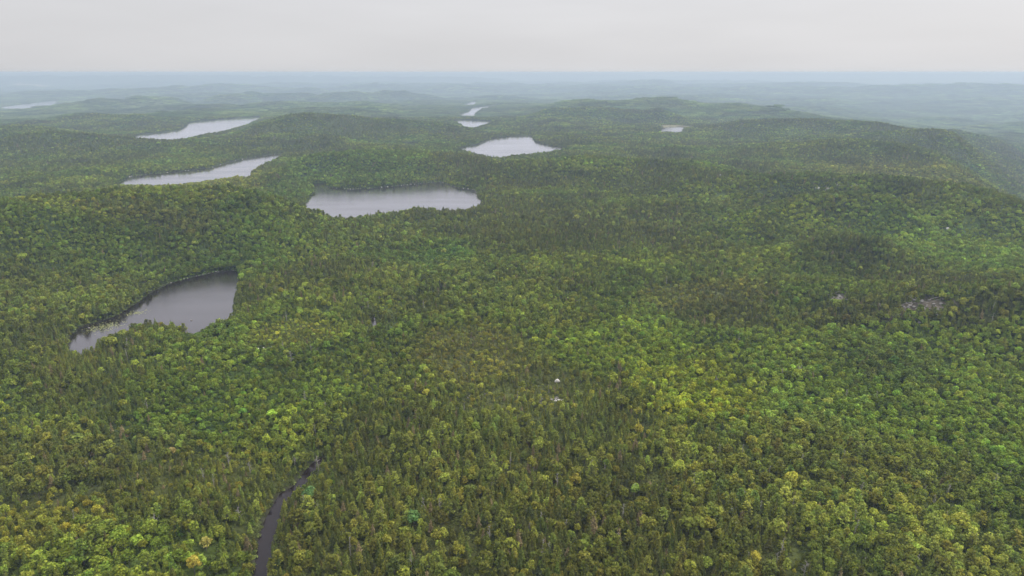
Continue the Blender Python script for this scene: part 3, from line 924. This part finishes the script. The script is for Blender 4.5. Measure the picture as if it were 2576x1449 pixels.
bx, by, bs, bk, bt = [], [], [], [], []
for r0, r1, step in ((175, 900, 2.75), (900, 2000, 3.45), (2000, 3600, 5.2)):
    X, Y = scatter(r0, r1, step)
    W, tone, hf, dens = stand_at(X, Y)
    keep = rng.random(len(X)) < np.clip(0.84 * dens * (0.92 + 0.75 * fbm(X / 17, Y / 17, 141, 2)), 0, 1)
    sd, _ = water_sdf(X, Y, 30.0)
    keep &= sd > 0.6
    X, Y, W, tone, hf = X[keep], Y[keep], W[keep], tone[keep], hf[keep]
    n = len(X)
    u = rng.random(n)
    k = (u > W[:, 0]).astype(int) + (u > W[:, 0] + W[:, 1]).astype(int)
    grow = np.clip(rng.normal(0.98, 0.27, n), 0.45, 1.75)
    big = {900: 1.0, 2000: 1.06, 3600: 1.28}[r1]
    size = hf * grow * (0.86 if r1 == 900 else 0.89) * np.where((sd[keep] < 9) & (np.hypot(X, Y) < 420), 0.85, 1.0)
    lum = np.exp(rng.normal(0, 0.27, n) + 0.42 * fbm(X / 48, Y / 48, 151, 3))
    hue = rng.normal(0, 0.085, n)
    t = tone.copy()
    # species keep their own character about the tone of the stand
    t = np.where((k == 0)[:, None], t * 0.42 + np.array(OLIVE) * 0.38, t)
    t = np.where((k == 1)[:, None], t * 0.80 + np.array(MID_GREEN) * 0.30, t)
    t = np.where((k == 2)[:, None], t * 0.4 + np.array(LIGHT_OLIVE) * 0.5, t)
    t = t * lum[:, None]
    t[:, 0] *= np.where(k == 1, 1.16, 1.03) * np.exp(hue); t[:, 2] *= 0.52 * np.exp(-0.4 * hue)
    yel = (k == 1) & (rng.random(n) < 0.009)
    t[yel] = np.array(YELLOW) * rng.uniform(0.7, 1.1, yel.sum())[:, None]
    rust = (k == 0) & (rng.random(n) < 0.04)
    t[rust] = np.array((0.088, 0.070, 0.034)) * rng.uniform(0.7, 1.2, rust.sum())[:, None]
    sx = size * (0.5 + 0.5 * big) * rng.uniform(0.85, 1.18, n) * big ** 0.5
    bx.append(X); by.append(Y); bk.append(k); bt.append(np.clip(t, 0.008, 0.4)); bs.append(np.stack([sx, sx, size], 1))
TX, TY, TK, TT, TS = map(np.concatenate, (bx, by, bk, bt, bs))
TZ = height(TX, TY)
TR = rng.uniform(0, 2 * math.pi, len(TX))
TV = rng.integers(0, 60, len(TX))

def ground_z(x, y):
    return float(height(np.array([float(x)]), np.array([float(y)]))[0])

def base_at(u, v, h):
    """the ground point of a thing of height h whose middle is seen at (u, v)"""
    x, y = hit(u, v, h * 0.5)
    return x, y, ground_z(x, y)

FEATURE_TREES = (
        (486, 1420, 1, 1, 1.25, (0.22, 0.19, 0.032), "golden yellow broadleaf tree, tallest yellow crown at the bottom edge left of the creek"),
        (516, 1366, 1, 4, 1.05, (0.18, 0.165, 0.04), "pale golden broadleaf tree just behind the tallest yellow tree near the creek"),
        (433, 1134, 1, 4, 0.85, (0.19, 0.155, 0.055), "tan flat-topped tree standing out of low dark growth on the left"),
        (430, 1402, 1, 2, 1.05, (0.12, 0.17, 0.025), "lime green dome-shaped tree left of the golden yellow tree at the bottom edge"),
        (780, 1240, 1, 2, 1.2, (0.055, 0.10, 0.03), "broad blue-green tree hanging over the creek's right bank at its bend"),
        (1040, 1305, 1, 5, 1.15, (0.06, 0.11, 0.03), "wide mid green round tree standing clear right of the creek"),
        (1600, 1230, 1, 0, 1.0, (0.12, 0.17, 0.03), "light lime tree standing alone among brown spruces in the bottom centre"),
        (1475, 1402, 0, 0, 1.2, (0.06, 0.075, 0.03), "tall greyish spruce beside the grey dead spruce at the bottom centre"))
for q_ in FEATURE_TREES:
    x_, y_, _ = base_at(q_[0], q_[1], 8 * q_[4])
    ROCKS.append((x_, y_, 2.3 * q_[4]))

# bare places: rock faces, boulders, soil
for u, v, r_ in ((2110, 750, 16), (2285, 772, 20), (2340, 768, 24), (1402, 957, 10), (655, 880, 26), (785, 868, 8), (1400, 1004, 14), (1190, 998, 14), (2398, 945, 5), (690, 872, 9)):
    clear_at(u, v, r_)
for x, y, r_ in ROCKS:
    m = ((TX - x) / r_) ** 2 + ((TY - y) / (r_ * 0.9)) ** 2 > 1
    TX, TY, TZ, TK, TT, TS, TR, TV = (a[m] for a in (TX, TY, TZ, TK, TT, TS, TR, TV))

# ------------------------------------------------------------------ forest as instances on points
def instancer(name, pts, scale, rot, idx, tint, col):
    me = bpy.data.meshes.new(name)
    n = len(pts)
    me.vertices.add(n)
    me.vertices.foreach_set("co", np.asarray(pts, np.float32).ravel())
    a = me.attributes.new("size", 'FLOAT_VECTOR', 'POINT'); a.data.foreach_set("vector", np.asarray(scale, np.float32).ravel())
    a = me.attributes.new("turn", 'FLOAT_VECTOR', 'POINT')
    rv = np.zeros((n, 3), np.float32); rv[:, 2] = rot
    rv[:, 0] = rng.normal(0, 0.03, n); rv[:, 1] = rng.normal(0, 0.03, n)
    a.data.foreach_set("vector", rv.ravel())
    a = me.attributes.new("pick", 'INT', 'POINT'); a.data.foreach_set("value", np.asarray(idx, np.int32))
    a = me.attributes.new("tint", 'FLOAT_VECTOR', 'POINT'); a.data.foreach_set("vector", np.asarray(tint, np.float32).ravel())
    o = link(name, me)
    ng = bpy.data.node_groups.new(name + " growth", 'GeometryNodeTree')
    ng.interface.new_socket("Geometry", in_out='INPUT', socket_type='NodeSocketGeometry')
    ng.interface.new_socket("Geometry", in_out='OUTPUT', socket_type='NodeSocketGeometry')
    N, L = ng.nodes, ng.links
    gi, go = N.new("NodeGroupInput"), N.new("NodeGroupOutput")
    ci = N.new("GeometryNodeCollectionInfo")
    ci.inputs["Collection"].default_value = col
    ci.inputs["Separate Children"].default_value = True
    ci.inputs["Reset Children"].default_value = True
    ip = N.new("GeometryNodeInstanceOnPoints")
    ip.inputs["Pick Instance"].default_value = True
    def named(nm, ty):
        q = N.new("GeometryNodeInputNamedAttribute"); q.data_type = ty; q.inputs["Name"].default_value = nm
        return next(s for s in q.outputs if s.enabled and s.name == "Attribute")
    L.new(gi.outputs[0], ip.inputs["Points"])
    L.new(ci.outputs[0], ip.inputs["Instance"])
    L.new(named("pick", 'INT'), ip.inputs["Instance Index"])
    e2r = N.new("FunctionNodeEulerToRotation")
    L.new(named("turn", 'FLOAT_VECTOR'), e2r.inputs[0])
    L.new(e2r.outputs[0], ip.inputs["Rotation"])
    L.new(named("size", 'FLOAT_VECTOR'), ip.inputs["Scale"])
    L.new(ip.outputs[0], go.inputs[0])
    md = o.modifiers.new("growth", 'NODES')
    md.node_group = ng
    o["kind"] = "stuff"
    return o

# the 300 of each kind that show largest stand as trees of their own
TU, TVV, TF = project(TX, TY, TZ + 4.0 * TS[:, 2])
in_frame = (TU > 0) & (TU < IMG_W) & (TVV > 0) & (TVV < IMG_H - 2)
show = np.where(in_frame, TS[:, 2] * TS[:, 0] / TF ** 2, 0)
own = np.zeros(len(TX), bool)
for k in range(3):
    idx = np.nonzero(TK == k)[0]
    own[idx[np.argsort(-show[idx])[:292]]] = True

MASS_NAMES = {"spruce_tree": "spruce_forest", "broadleaf_tree": "broadleaf_forest", "pine_tree": "pine_wood"}
for k, kind in enumerate(KINDS):
    m = (TK == k) & ~own
    o = instancer(MASS_NAMES[kind], np.stack([TX[m], TY[m], TZ[m]], 1), TS[m], TR[m], TV[m] % len(SHAPES[kind]), TT[m], whole_col[kind])

# low growth between the trees
X, Y = scatter(175, 700, 2.5)
X2, Y2 = scatter(700, 1900, 2.8)
m = water_sdf(X2, Y2, 12.0)[0] < 5.0
X, Y = np.concatenate([X, X2[m]]), np.concatenate([Y, Y2[m]])
_, tone, hf, dens = stand_at(X, Y)
sd, _ = water_sdf(X, Y, 20.0)
m = (sd > 0.2) & (rng.random(len(X)) < np.where(sd < 6, 0.95, 0.6))
for x, y, r_ in ROCKS:
    m &= ((X - x) / r_) ** 2 + ((Y - y) / r_) ** 2 > 0.8
X, Y, tone = X[m], Y[m], tone[m]
tt = tone * 0.5 + np.array((0.075, 0.095, 0.022)) * 0.25
tt = tt * np.exp(rng.normal(0, 0.3, len(X)))[:, None]
ss = rng.uniform(0.6, 1.25, len(X))
instancer("undergrowth", np.stack([X, Y, height(X, Y)], 1), np.stack([ss, ss, ss * rng.uniform(0.7, 1.3, len(X))], 1), rng.uniform(0, 6.28, len(X)), rng.integers(0, 4, len(X)), tt, shrub_col)

# far woods
fx, fy, fs = [], [], []
for r0, r1, step, sc_ in ((3560, 9000, 38.0, 1.0), (9000, 19000, 80.0, 2.0)):
    X, Y = scatter(r0, r1, step, 44.0, 0.3)
    fx.append(X); fy.append(Y); fs.append(np.full(len(X), sc_))
X, Y, S = map(np.concatenate, (fx, fy, fs))
sd, _ = water_sdf(X, Y, 80.0)
m = sd > 24 * S
mx_, my_ = hit(1697, 321, 1.0)
m &= np.hypot((X - mx_) / 110, (Y - my_) / 190) > 1
X, Y, S = X[m], Y[m], S[m]
_, tone, _, _ = stand_at(X, Y)
tn = fbm(X / 300, Y / 300, 131, 4)
tt = 1.2 * (tone * 0.6 + np.array((0.056, 0.074, 0.026)) * 0.4) * np.exp(0.7 * tn + rng.normal(0, 0.22, len(X)))[:, None]
instancer("distant_forest", np.stack([X, Y, height(X, Y) - 0.5], 1), np.stack([S, S, 0.6 + 0.4 * S], 1), rng.integers(0, 4, len(X)) * (math.pi / 2), rng.integers(0, 5, len(X)), tt, far_col)

# ------------------------------------------------------------------ single trees
def tone_words(k, t):
    lum = 0.3 * t[0] + 0.6 * t[1] + 0.1 * t[2]
    warm = t[0] / t[1]
    if k == 1:
        if warm > 0.86 and lum > 0.085: return "golden"
        if lum > 0.115: return "lime green"
        if lum > 0.08: return "fresh green"
        if lum > 0.055: return "mid green"
        return "dark green"
    if warm > 1.15: return "rusty brown"
    if lum > 0.085: return "light olive"
    if lum > 0.055: return "olive green"
    return "dark olive"

def place_words(u, v):
    cu = np.interp(v, [1150, 1215, 1260, 1340, 1449], [800, 745, 700, 672, 655])
    row = "at the bottom edge" if v > 1385 else ("just above the bottom edge" if v > 1310 else ("some rows above the edge" if v > 1220 else "farther up"))
    if u < cu:
        d = cu - u
        if d < 95: c = "on the creek's left bank"
        elif u < 150: c = "at far left"
        elif u < 320: c = "in the left corner"
        else: c = "between left corner and creek"
    elif u < cu + 110: c = "on the creek's right bank"
    elif u < 1050: c = "well right of the creek"
    elif u < 1300: c = "left of bottom centre"
    elif u < 1560: c = "right of bottom centre"
    elif u < 1820: c = "in the brown spruce stand"
    elif u < 2100: c = "beyond the brown spruce stand"
    elif u < 2350: c = "near the right corner"
    else: c = "in the right corner"
    return c + " " + row

KIND_WORD = {0: ("pointed", "spruce"), 1: ("round-crowned", "broadleaf tree"), 2: ("layered", "pine")}
NICE = {0: "spruces", 1: "broadleaf trees", 2: "pines"}
first = {}
def tree(kind_i, variant, loc, scl, rot, tint, label, group=None):
    kind = KINDS[kind_i]
    variant %= len(crown_mesh[kind])
    t = bpy.data.objects.new(kind, None)
    t.empty_display_size = 0.5
    COL.objects.link(t)
    t.location = loc; t.rotation_euler = (0, 0, rot); t.scale = scl
    t["label"] = label; t["category"] = "tree"
    if group: t["group"] = group
    c = link("crown", crown_mesh[kind][variant], t)
    c["tint"] = [float(q) for q in tint]
    link("trunk", trunk_mesh[kind][variant], t)
    return t

for i in np.nonzero(own)[0]:
    k = int(TK[i])
    ub, vb, _ = project(TX[i], TY[i], TZ[i])
    s = TS[i, 2]
    size_w = "tall" if s > 1.12 else ("short" if s < 0.8 else "middling")
    lab = "%s %s %s %s" % (size_w, tone_words(k, TT[i]), KIND_WORD[k][1], place_words(float(TU[i]), float(TVV[i])))
    tree(k, int(TV[i]), (TX[i], TY[i], TZ[i]), tuple(TS[i]), TR[i], TT[i], lab, lab.replace(KIND_WORD[k][1], NICE[k]))

for u, v, k, vr, s, tint, lab in FEATURE_TREES:
    x, y, z = base_at(u, v, 8 * s)
    tree(k, vr, (x, y, z), (s * 1.05, s * 1.05, s), u * 0.37, tint, lab)

# dead trees, each a bare trunk with limbs
snag_parts = []
for s in range(5):
    tk, lb = snag(200 + s, (8.0, 6.5, 9.0, 7.2, 5.5)[s], (1.4, 1.9, 1.1, 1.6, 2.0)[s])
    snag_parts.append((mesh_from("trunk", tk.V, tk.F, [M_DEAD]), [mesh_from("limb", b.V, b.F, [M_DEAD]) for b in lb]))

def dead_tree(u, v, var, s, label, group=None, simple=False):
    x, y, z = base_at(u, v, 7 * s)
    t = bpy.data.objects.new("dead_tree", None); COL.objects.link(t)
    t.location = (x, y, z); t.scale = (s, s, s); t.rotation_euler = (0, 0, u * 0.7)
    t["label"] = label; t["category"] = "dead tree"
    if group: t["group"] = group
    tm, lm = snag_parts[var]
    link("trunk", tm, t)
    for b in lm:
        link("limb", b, t)

for u, v, var, s, lab in (
        (731, 898, 1, 1.5, "white bare forked dead tree standing in dark growth right of the small pond"),
        (320, 872, 0, 1.4, "bare grey dead tree below the near shore of the small pond"),
        (388, 1309, 4, 1.3, "pale bare branching dead tree in the green stand left of the creek"),
        (1364, 1392, 2, 1.25, "pinkish grey dead spruce skeleton at the bottom centre"),
        (1966, 1392, 2, 1.35, "tall grey dead spruce at the bottom of the brown spruce stand"),
        (800, 1166, 3, 1.2, "grey dead trunk at the upper end of the dark creek"),
        (740, 1160, 4, 1.0, "straw-coloured dead tree behind the upper creek bank"),
        (765, 1265, 0, 1.0, "grey leaning dead tree on the creek's right bank"),
        (948, 352, 1, 2.0, "white dead tree standing out of the far wood behind the middle lake"),
        (1515, 388, 3, 1.6, "white dead tree on the knoll right of the round lake"),
        (270, 848, 2, 1.2, "leftmost of the dead trees on the pond's near shore"),
        (292, 842, 3, 1.1, "slim dead tree on the pond's near shore beside the lily pads"),
        (336, 826, 2, 1.0, "small dead tree at the right end of the lily pads")):
    dead_tree(u, v, var, s, lab)
WHERE = [(0, 250, "by the left picture edge"), (250, 500, "left of the creek"), (500, 700, "on the creek's left side"), (700, 900, "on the creek's right side"),
         (900, 1150, "well right of the creek"), (1150, 1400, "left of the large boulder"), (1400, 1650, "right of the large boulder"), (1650, 1900, "in line with the lime patch"),
         (1900, 2120, "in line with the smaller rock face"), (2120, 2350, "in line with the wide rock face"), (2350, 2576, "by the right picture edge")]
rnd = random.Random(5)
for i in range(130):
    u, v = rnd.uniform(20, 2550), rnd.uniform(640, 1440)
    if rnd.random() < 0.35: u, v = rnd.uniform(1000, 2400), rnd.uniform(1150, 1445)
    x, y = hit(u, v, 3.0)
    sdv, _ = water_sdf(np.array([float(x)]), np.array([float(y)]), 20.0)
    if sdv[0] < 4: continue
    w = next(t for a, b, t in WHERE if a <= u <= b)
    depth = "in the foreground" if v > 1250 else ("half way down" if v > 850 else "in the middle distance")
    lab = "slim grey dead tree %s %s" % (w, depth)
    dead_tree(u, v, rnd.choice((0, 2, 3)), rnd.uniform(0.75, 1.15), lab, lab.replace("dead tree", "dead trees"))

# ------------------------------------------------------------------ boulders, rock faces, logs
def rock_mesh(seed, flat=0.7, mat=None):
    bm = bmesh.new()
    bmesh.ops.create_icosphere(bm, subdivisions=2, radius=1.0)
    r_ = random.Random(seed)
    cuts = [(Vector((r_.gauss(0, 1), r_.gauss(0, 1), r_.gauss(0, 0.7))).normalized(), r_.uniform(0.55, 0.9)) for _ in range(9)]
    for v in bm.verts:
        for n, d in cuts:
            e_ = v.co.dot(n) - d
            if e_ > 0: v.co -= n * e_ * 0.9
        v.co *= 1 + r_.uniform(-0.05, 0.05)
        v.co.z *= flat
    me = bpy.data.meshes.new("boulder"); bm.to_mesh(me); bm.free()
    me.materials.append(mat or M_ROCK)
    return me

rocks = [rock_mesh(300 + i, (0.7, 0.55, 0.8, 0.6)[i], M_PALE_ROCK if i < 2 else M_ROCK) for i in range(4)]
def boulder(x, y, z, s, var, label, group=None, name="boulder"):
    o = link(name, rocks[var])
    o.location = (x, y, z); o.scale = (s * random.uniform(0.85, 1.3), s * random.uniform(0.8, 1.2), s); o.rotation_euler = (0, 0, random.uniform(0, 6.28))
    o["label"] = label; o["category"] = "boulder"
    if group: o["group"] = group

for u, v, s, var, lab in (
        (1402, 957, 2.3, 0, "large pale boulder alone among low growth right of the picture centre"),
        (2398, 946, 1.8, 1, "white boulder among dark green crowns on the right"),
        (1916, 693, 2.6, 0, "pale boulder in the thin wood left of the rocky slope"),
        (1806, 540, 4.0, 1, "left of two white boulders on the knoll above the middle wood"),
        (1838, 541, 4.2, 0, "right of two white boulders on the knoll above the middle wood"),
        (2386, 574, 3.2, 1, "pale boulder on the bright green slope at the right"),
        (1500, 423, 4.5, 3, "grey boulder on the steep face right of the round lake"),
        (482, 812, 0.8, 2, "dark rock rising from the pond near its lower point"),
        (225, 830, 1.0, 3, "pale rock at the left end of the small pond")):
    x, y, z = base_at(u, v, s)
    boulder(x, y, max(z, 0) + s * 0.3, s, var, lab)

# scattered stones on bare openings and along the far shores
def stones(pts_uv, count, spread, size, what, where):
    for i in range(count):
        u, v = random.choice(pts_uv)
        u += random.gauss(0, spread[0]); v += random.gauss(0, spread[1])
        s = size * random.uniform(0.5, 1.3)
        x, y, z = base_at(u, v, s)
        lab = "%s %s" % (what, where)
        boulder(x, y, z + s * 0.25, s, random.randrange(4), lab, lab.replace("stone", "stones").replace("slab", "slabs"))
stones([(1400, 1004)], 9, (10, 3), 1.0, "pinkish stone", "in the small opening below the large pale boulder")
stones([(1190, 998)], 7, (16, 3), 0.9, "weathered stone", "in the brown opening left of the large pale boulder")
stones([(640, 879), (670, 878), (690, 873)], 14, (14, 1.5), 0.9, "tan stone", "in the bare streak right of the small pond")
stones([(1810, 445), (1850, 458), (1880, 452)], 10, (22, 4), 3.0, "pale stone slab", "on the open knoll left of the rocky ridge")
stones([(2090, 462), (2140, 466), (2110, 455)], 16, (34, 6), 4.0, "grey stone slab", "on the rocky face at the right of the ridge")
stones([(1720, 790), (1750, 720), (1600, 690)], 10, (30, 6), 1.3, "small pale stone", "in the thin wood right of the picture centre")

def shore_stones(P, seg_lo, seg_hi, count, size, label, group, side=1.3):
    n = len(P)
    for i in range(count):
        t = seg_lo + (seg_hi - seg_lo) * (i + random.random() * 0.8) / count
        k = int(t * n) % n
        f = t * n - int(t * n)
        p = P[k] * (1 - f) + P[(k + 1) % n] * f
        w = ("leftmost", "left", "middle left", "middle right", "right", "rightmost")[min(5, int(6 * i / count))]
        k_ = random.uniform(0.4, 1.6)
        w = ("%s", w) if k_ < 0.75 else (("large %s", w) if k_ > 1.25 else ("middling %s", w))
        label_, group_ = (q.replace("pale", ("small pale" if w[0] == "%s" else w[0].split()[0] + " pale")) % w[1] for q in (label, group))
        boulder(p[0] + random.gauss(0, 0.6), p[1] + random.gauss(0, 0.6), WATERS[1][2] + 0.15, size * k_, random.choice((0, 2, 3)), label_, group_)
def arc_between(P, uv0, uv1):
    a = np.array(at_z(uv0[0], uv0[1], 0.0)).astype(float); b = np.array(at_z(uv1[0], uv1[1], 0.0)).astype(float)
    return (np.argmin(((P - a) ** 2).sum(1)) / len(P), np.argmin(((P - b) ** 2).sum(1)) / len(P))
lo, hi = arc_between(WATERS[1][1], (812, 464), (1204, 498))
shore_stones(WATERS[1][1], lo, hi, 80, 0.75, "pale boulder along the %s part of the middle lake's far shore", "pale boulders along the %s part of the middle lake's far shore")
lo, hi = arc_between(WATERS[2][1], (330, 446), (700, 389))
shore_stones(WATERS[2][1], lo, hi, 55, 0.95, "pale boulder along the %s part of the narrow lake's far shore", "pale boulders along the %s part of the narrow lake's far shore")
lo, hi = arc_between(WATERS[0][1], (425, 713), (588, 680))
shore_stones(WATERS[0][1], lo, hi, 20, 0.45, "pale stone at the %s part of the small pond's far shore", "pale stones at the %s part of the small pond's far shore")

# two rock faces on the slope at the right, each of broken slabs, with fallen trunks across the right one
def rock_face(u, v, w_px, h_px, label, n):
    x, y, z = base_at(u, v, 2)
    t = bpy.data.objects.new("rock_outcrop", None); COL.objects.link(t)
    t.location = (x, y, z); t["label"] = label; t["category"] = "rock"
    wid = math.hypot(x, y) * w_px / IMG_W * 2 * HALF
    for i in range(n):
        o = link("slab", rocks[2 + i % 2], t)
        px, py = random.uniform(-wid, wid), random.gauss(0, wid * 0.3)
        o.location = (px, py, ground_z(x + px, y + py) - z + random.uniform(0.0, 0.8))
        s = random.uniform(0.7, 1.7)
        o.scale = (s * 1.4, s * 0.8, s * random.uniform(0.6, 1.1)); o.rotation_euler = (random.gauss(0, 0.2), random.gauss(0, 0.2), random.gauss(0, 0.5))
rock_face(2110, 747, 24, 12, "pale rock face breaking out of the slope, left of the one with fallen trunks", 22)
rock_face(2315, 770, 60, 14, "wide rock face with grey fallen trunks on the right slope", 40)

log_mb = MB(); log_mb.tube([(0, 0, 0), (0, 0, 4.0), (0, 0, 8.0)], [0.24, 0.18, 0.08], 6)
log_me = mesh_from("fallen_trunk", log_mb.V, log_mb.F, [M_DEAD])
rnd = random.Random(9)
for i in range(26):
    u, v = (rnd.gauss(2320, 48), rnd.gauss(766, 10)) if i < 20 else (rnd.gauss(2112, 24), rnd.gauss(742, 8))
    x, y, z = base_at(u, v, 1.5)
    o = link("fallen_trunk", log_me)
    o.location = (x, y, z + rnd.uniform(0.8, 2.2))
    o.rotation_euler = (R(rnd.uniform(50, 100)), 0, rnd.uniform(-1.6, 1.6))
    o.scale = (1, 1, rnd.uniform(0.6, 1.3))
    e_ = ("left end" if u < 2285 else "middle" if u < 2335 else "right end") if i < 20 else "top"
    w = "the wide rock face" if i < 20 else "the smaller rock face"
    o["label"] = "grey fallen trunk lying across the %s of %s" % (e_, w)
    o["category"] = "log"; o["group"] = "grey fallen trunks lying across the %s of %s" % (e_, w)

# lily pads on the near end of the pond
rnd = random.Random(3)
lp = MB()
for i in range(420):
    if rnd.random() < 0.75: u, v = rnd.gauss(262, 26), rnd.gauss(822, 6) 
    else: u, v = rnd.gauss(340, 14), rnd.gauss(800, 3)
    v -= (u - 262) * 0.16
    x, y = at_z(u, v, 0.0)
    if poly_sdf(np.array([float(x)]), np.array([float(y)]), WATERS[0][1])[0] > -1: continue
    r_ = rnd.uniform(0.25, 0.6); i0 = len(lp.V)
    z = 0.012 + 0.0001 * i
    for k in range(7):
        a = 0.3 + 5.9 * k / 6
        lp.V.append((float(x) + r_ * math.cos(a), float(y) + r_ * math.sin(a), z))
    lp.F.append(tuple(range(i0, i0 + 7))); lp.M.append(0)
lily = link("lily_pads", mesh_from("lily_pads", lp.V, lp.F, [M_LILY]))
lily["kind"] = "stuff"

# white buildings far off beyond the ridge on the right
def building(u, v, D, w, label):
    x, y, z = at_d(u, v, D)
    x, y = float(x), float(y)
    z = ground_z(x, y)
    t = bpy.data.objects.new("building", None); COL.objects.link(t)
    t.location = (x, y, z + 6); t["label"] = label; t["category"] = "building"
    a, b, h = w / 2, w / 5, w / 5
    mb = MB()
    for p in ([(-a, -b), (a, -b), (a, b), (-a, b)],):
        for i in range(4):
            p0, p1 = p[i], p[(i + 1) % 4]
            mb.quad((*p0, -10), (*p1, -10), (*p1, h), (*p0, h))
    link("wall", mesh_from("wall", mb.V, mb.F, [M_WALL]), t)
    rf = MB(); o = w * 0.03
    rf.quad((-a - o, -b - o, h), (a + o, -b - o, h), (a + o, 0, h * 1.5), (-a - o, 0, h * 1.5))
    rf.quad((a + o, b + o, h), (-a - o, b + o, h), (-a - o, 0, h * 1.5), (a + o, 0, h * 1.5))
    link("roof", mesh_from("roof", rf.V, rf.F, [M_ROOF]), t)
building(2265, 213, 13500, 95, "white farm building far off behind the long ridge on the right")

# ------------------------------------------------------------------ haze over the land
bm = bmesh.new()
top = CAM_H + 5.0
lo_z = float(GZ.min()) - 1.0
top = max(top, float(GZ.max()) + 8.0)
S_ = 46000.0
for f in bmesh.ops.create_cube(bm, size=1.0)["verts"]:
    f.co = Vector((f.co.x * 2 * S_, f.co.y * 2 * S_, lo_z if f.co.z < 0 else top))
hm = bpy.data.meshes.new("haze"); bm.to_mesh(hm); bm.free()
m, n, l = new_mat("haze air")
out = n.new("ShaderNodeOutputMaterial")
pv = n.new("ShaderNodeVolumePrincipled")
pv.inputs["Color"].default_value = (*HAZE_COLOR, 1)
pv.inputs["Density"].default_value = HAZE_DENSITY
pv.inputs["Absorption Color"].default_value = (0.25, 0.25, 0.25, 1)
pv.inputs["Anisotropy"].default_value = 0.2
l.new(pv.outputs[0], out.inputs["Volume"])
hm.materials.append(m)
haze = link("haze", hm)
haze["kind"] = "stuff"
print("TREES", len(TX), "own", int(own.sum()), "objects", len(scene.objects), "ground z", GZ.min(), GZ.max())
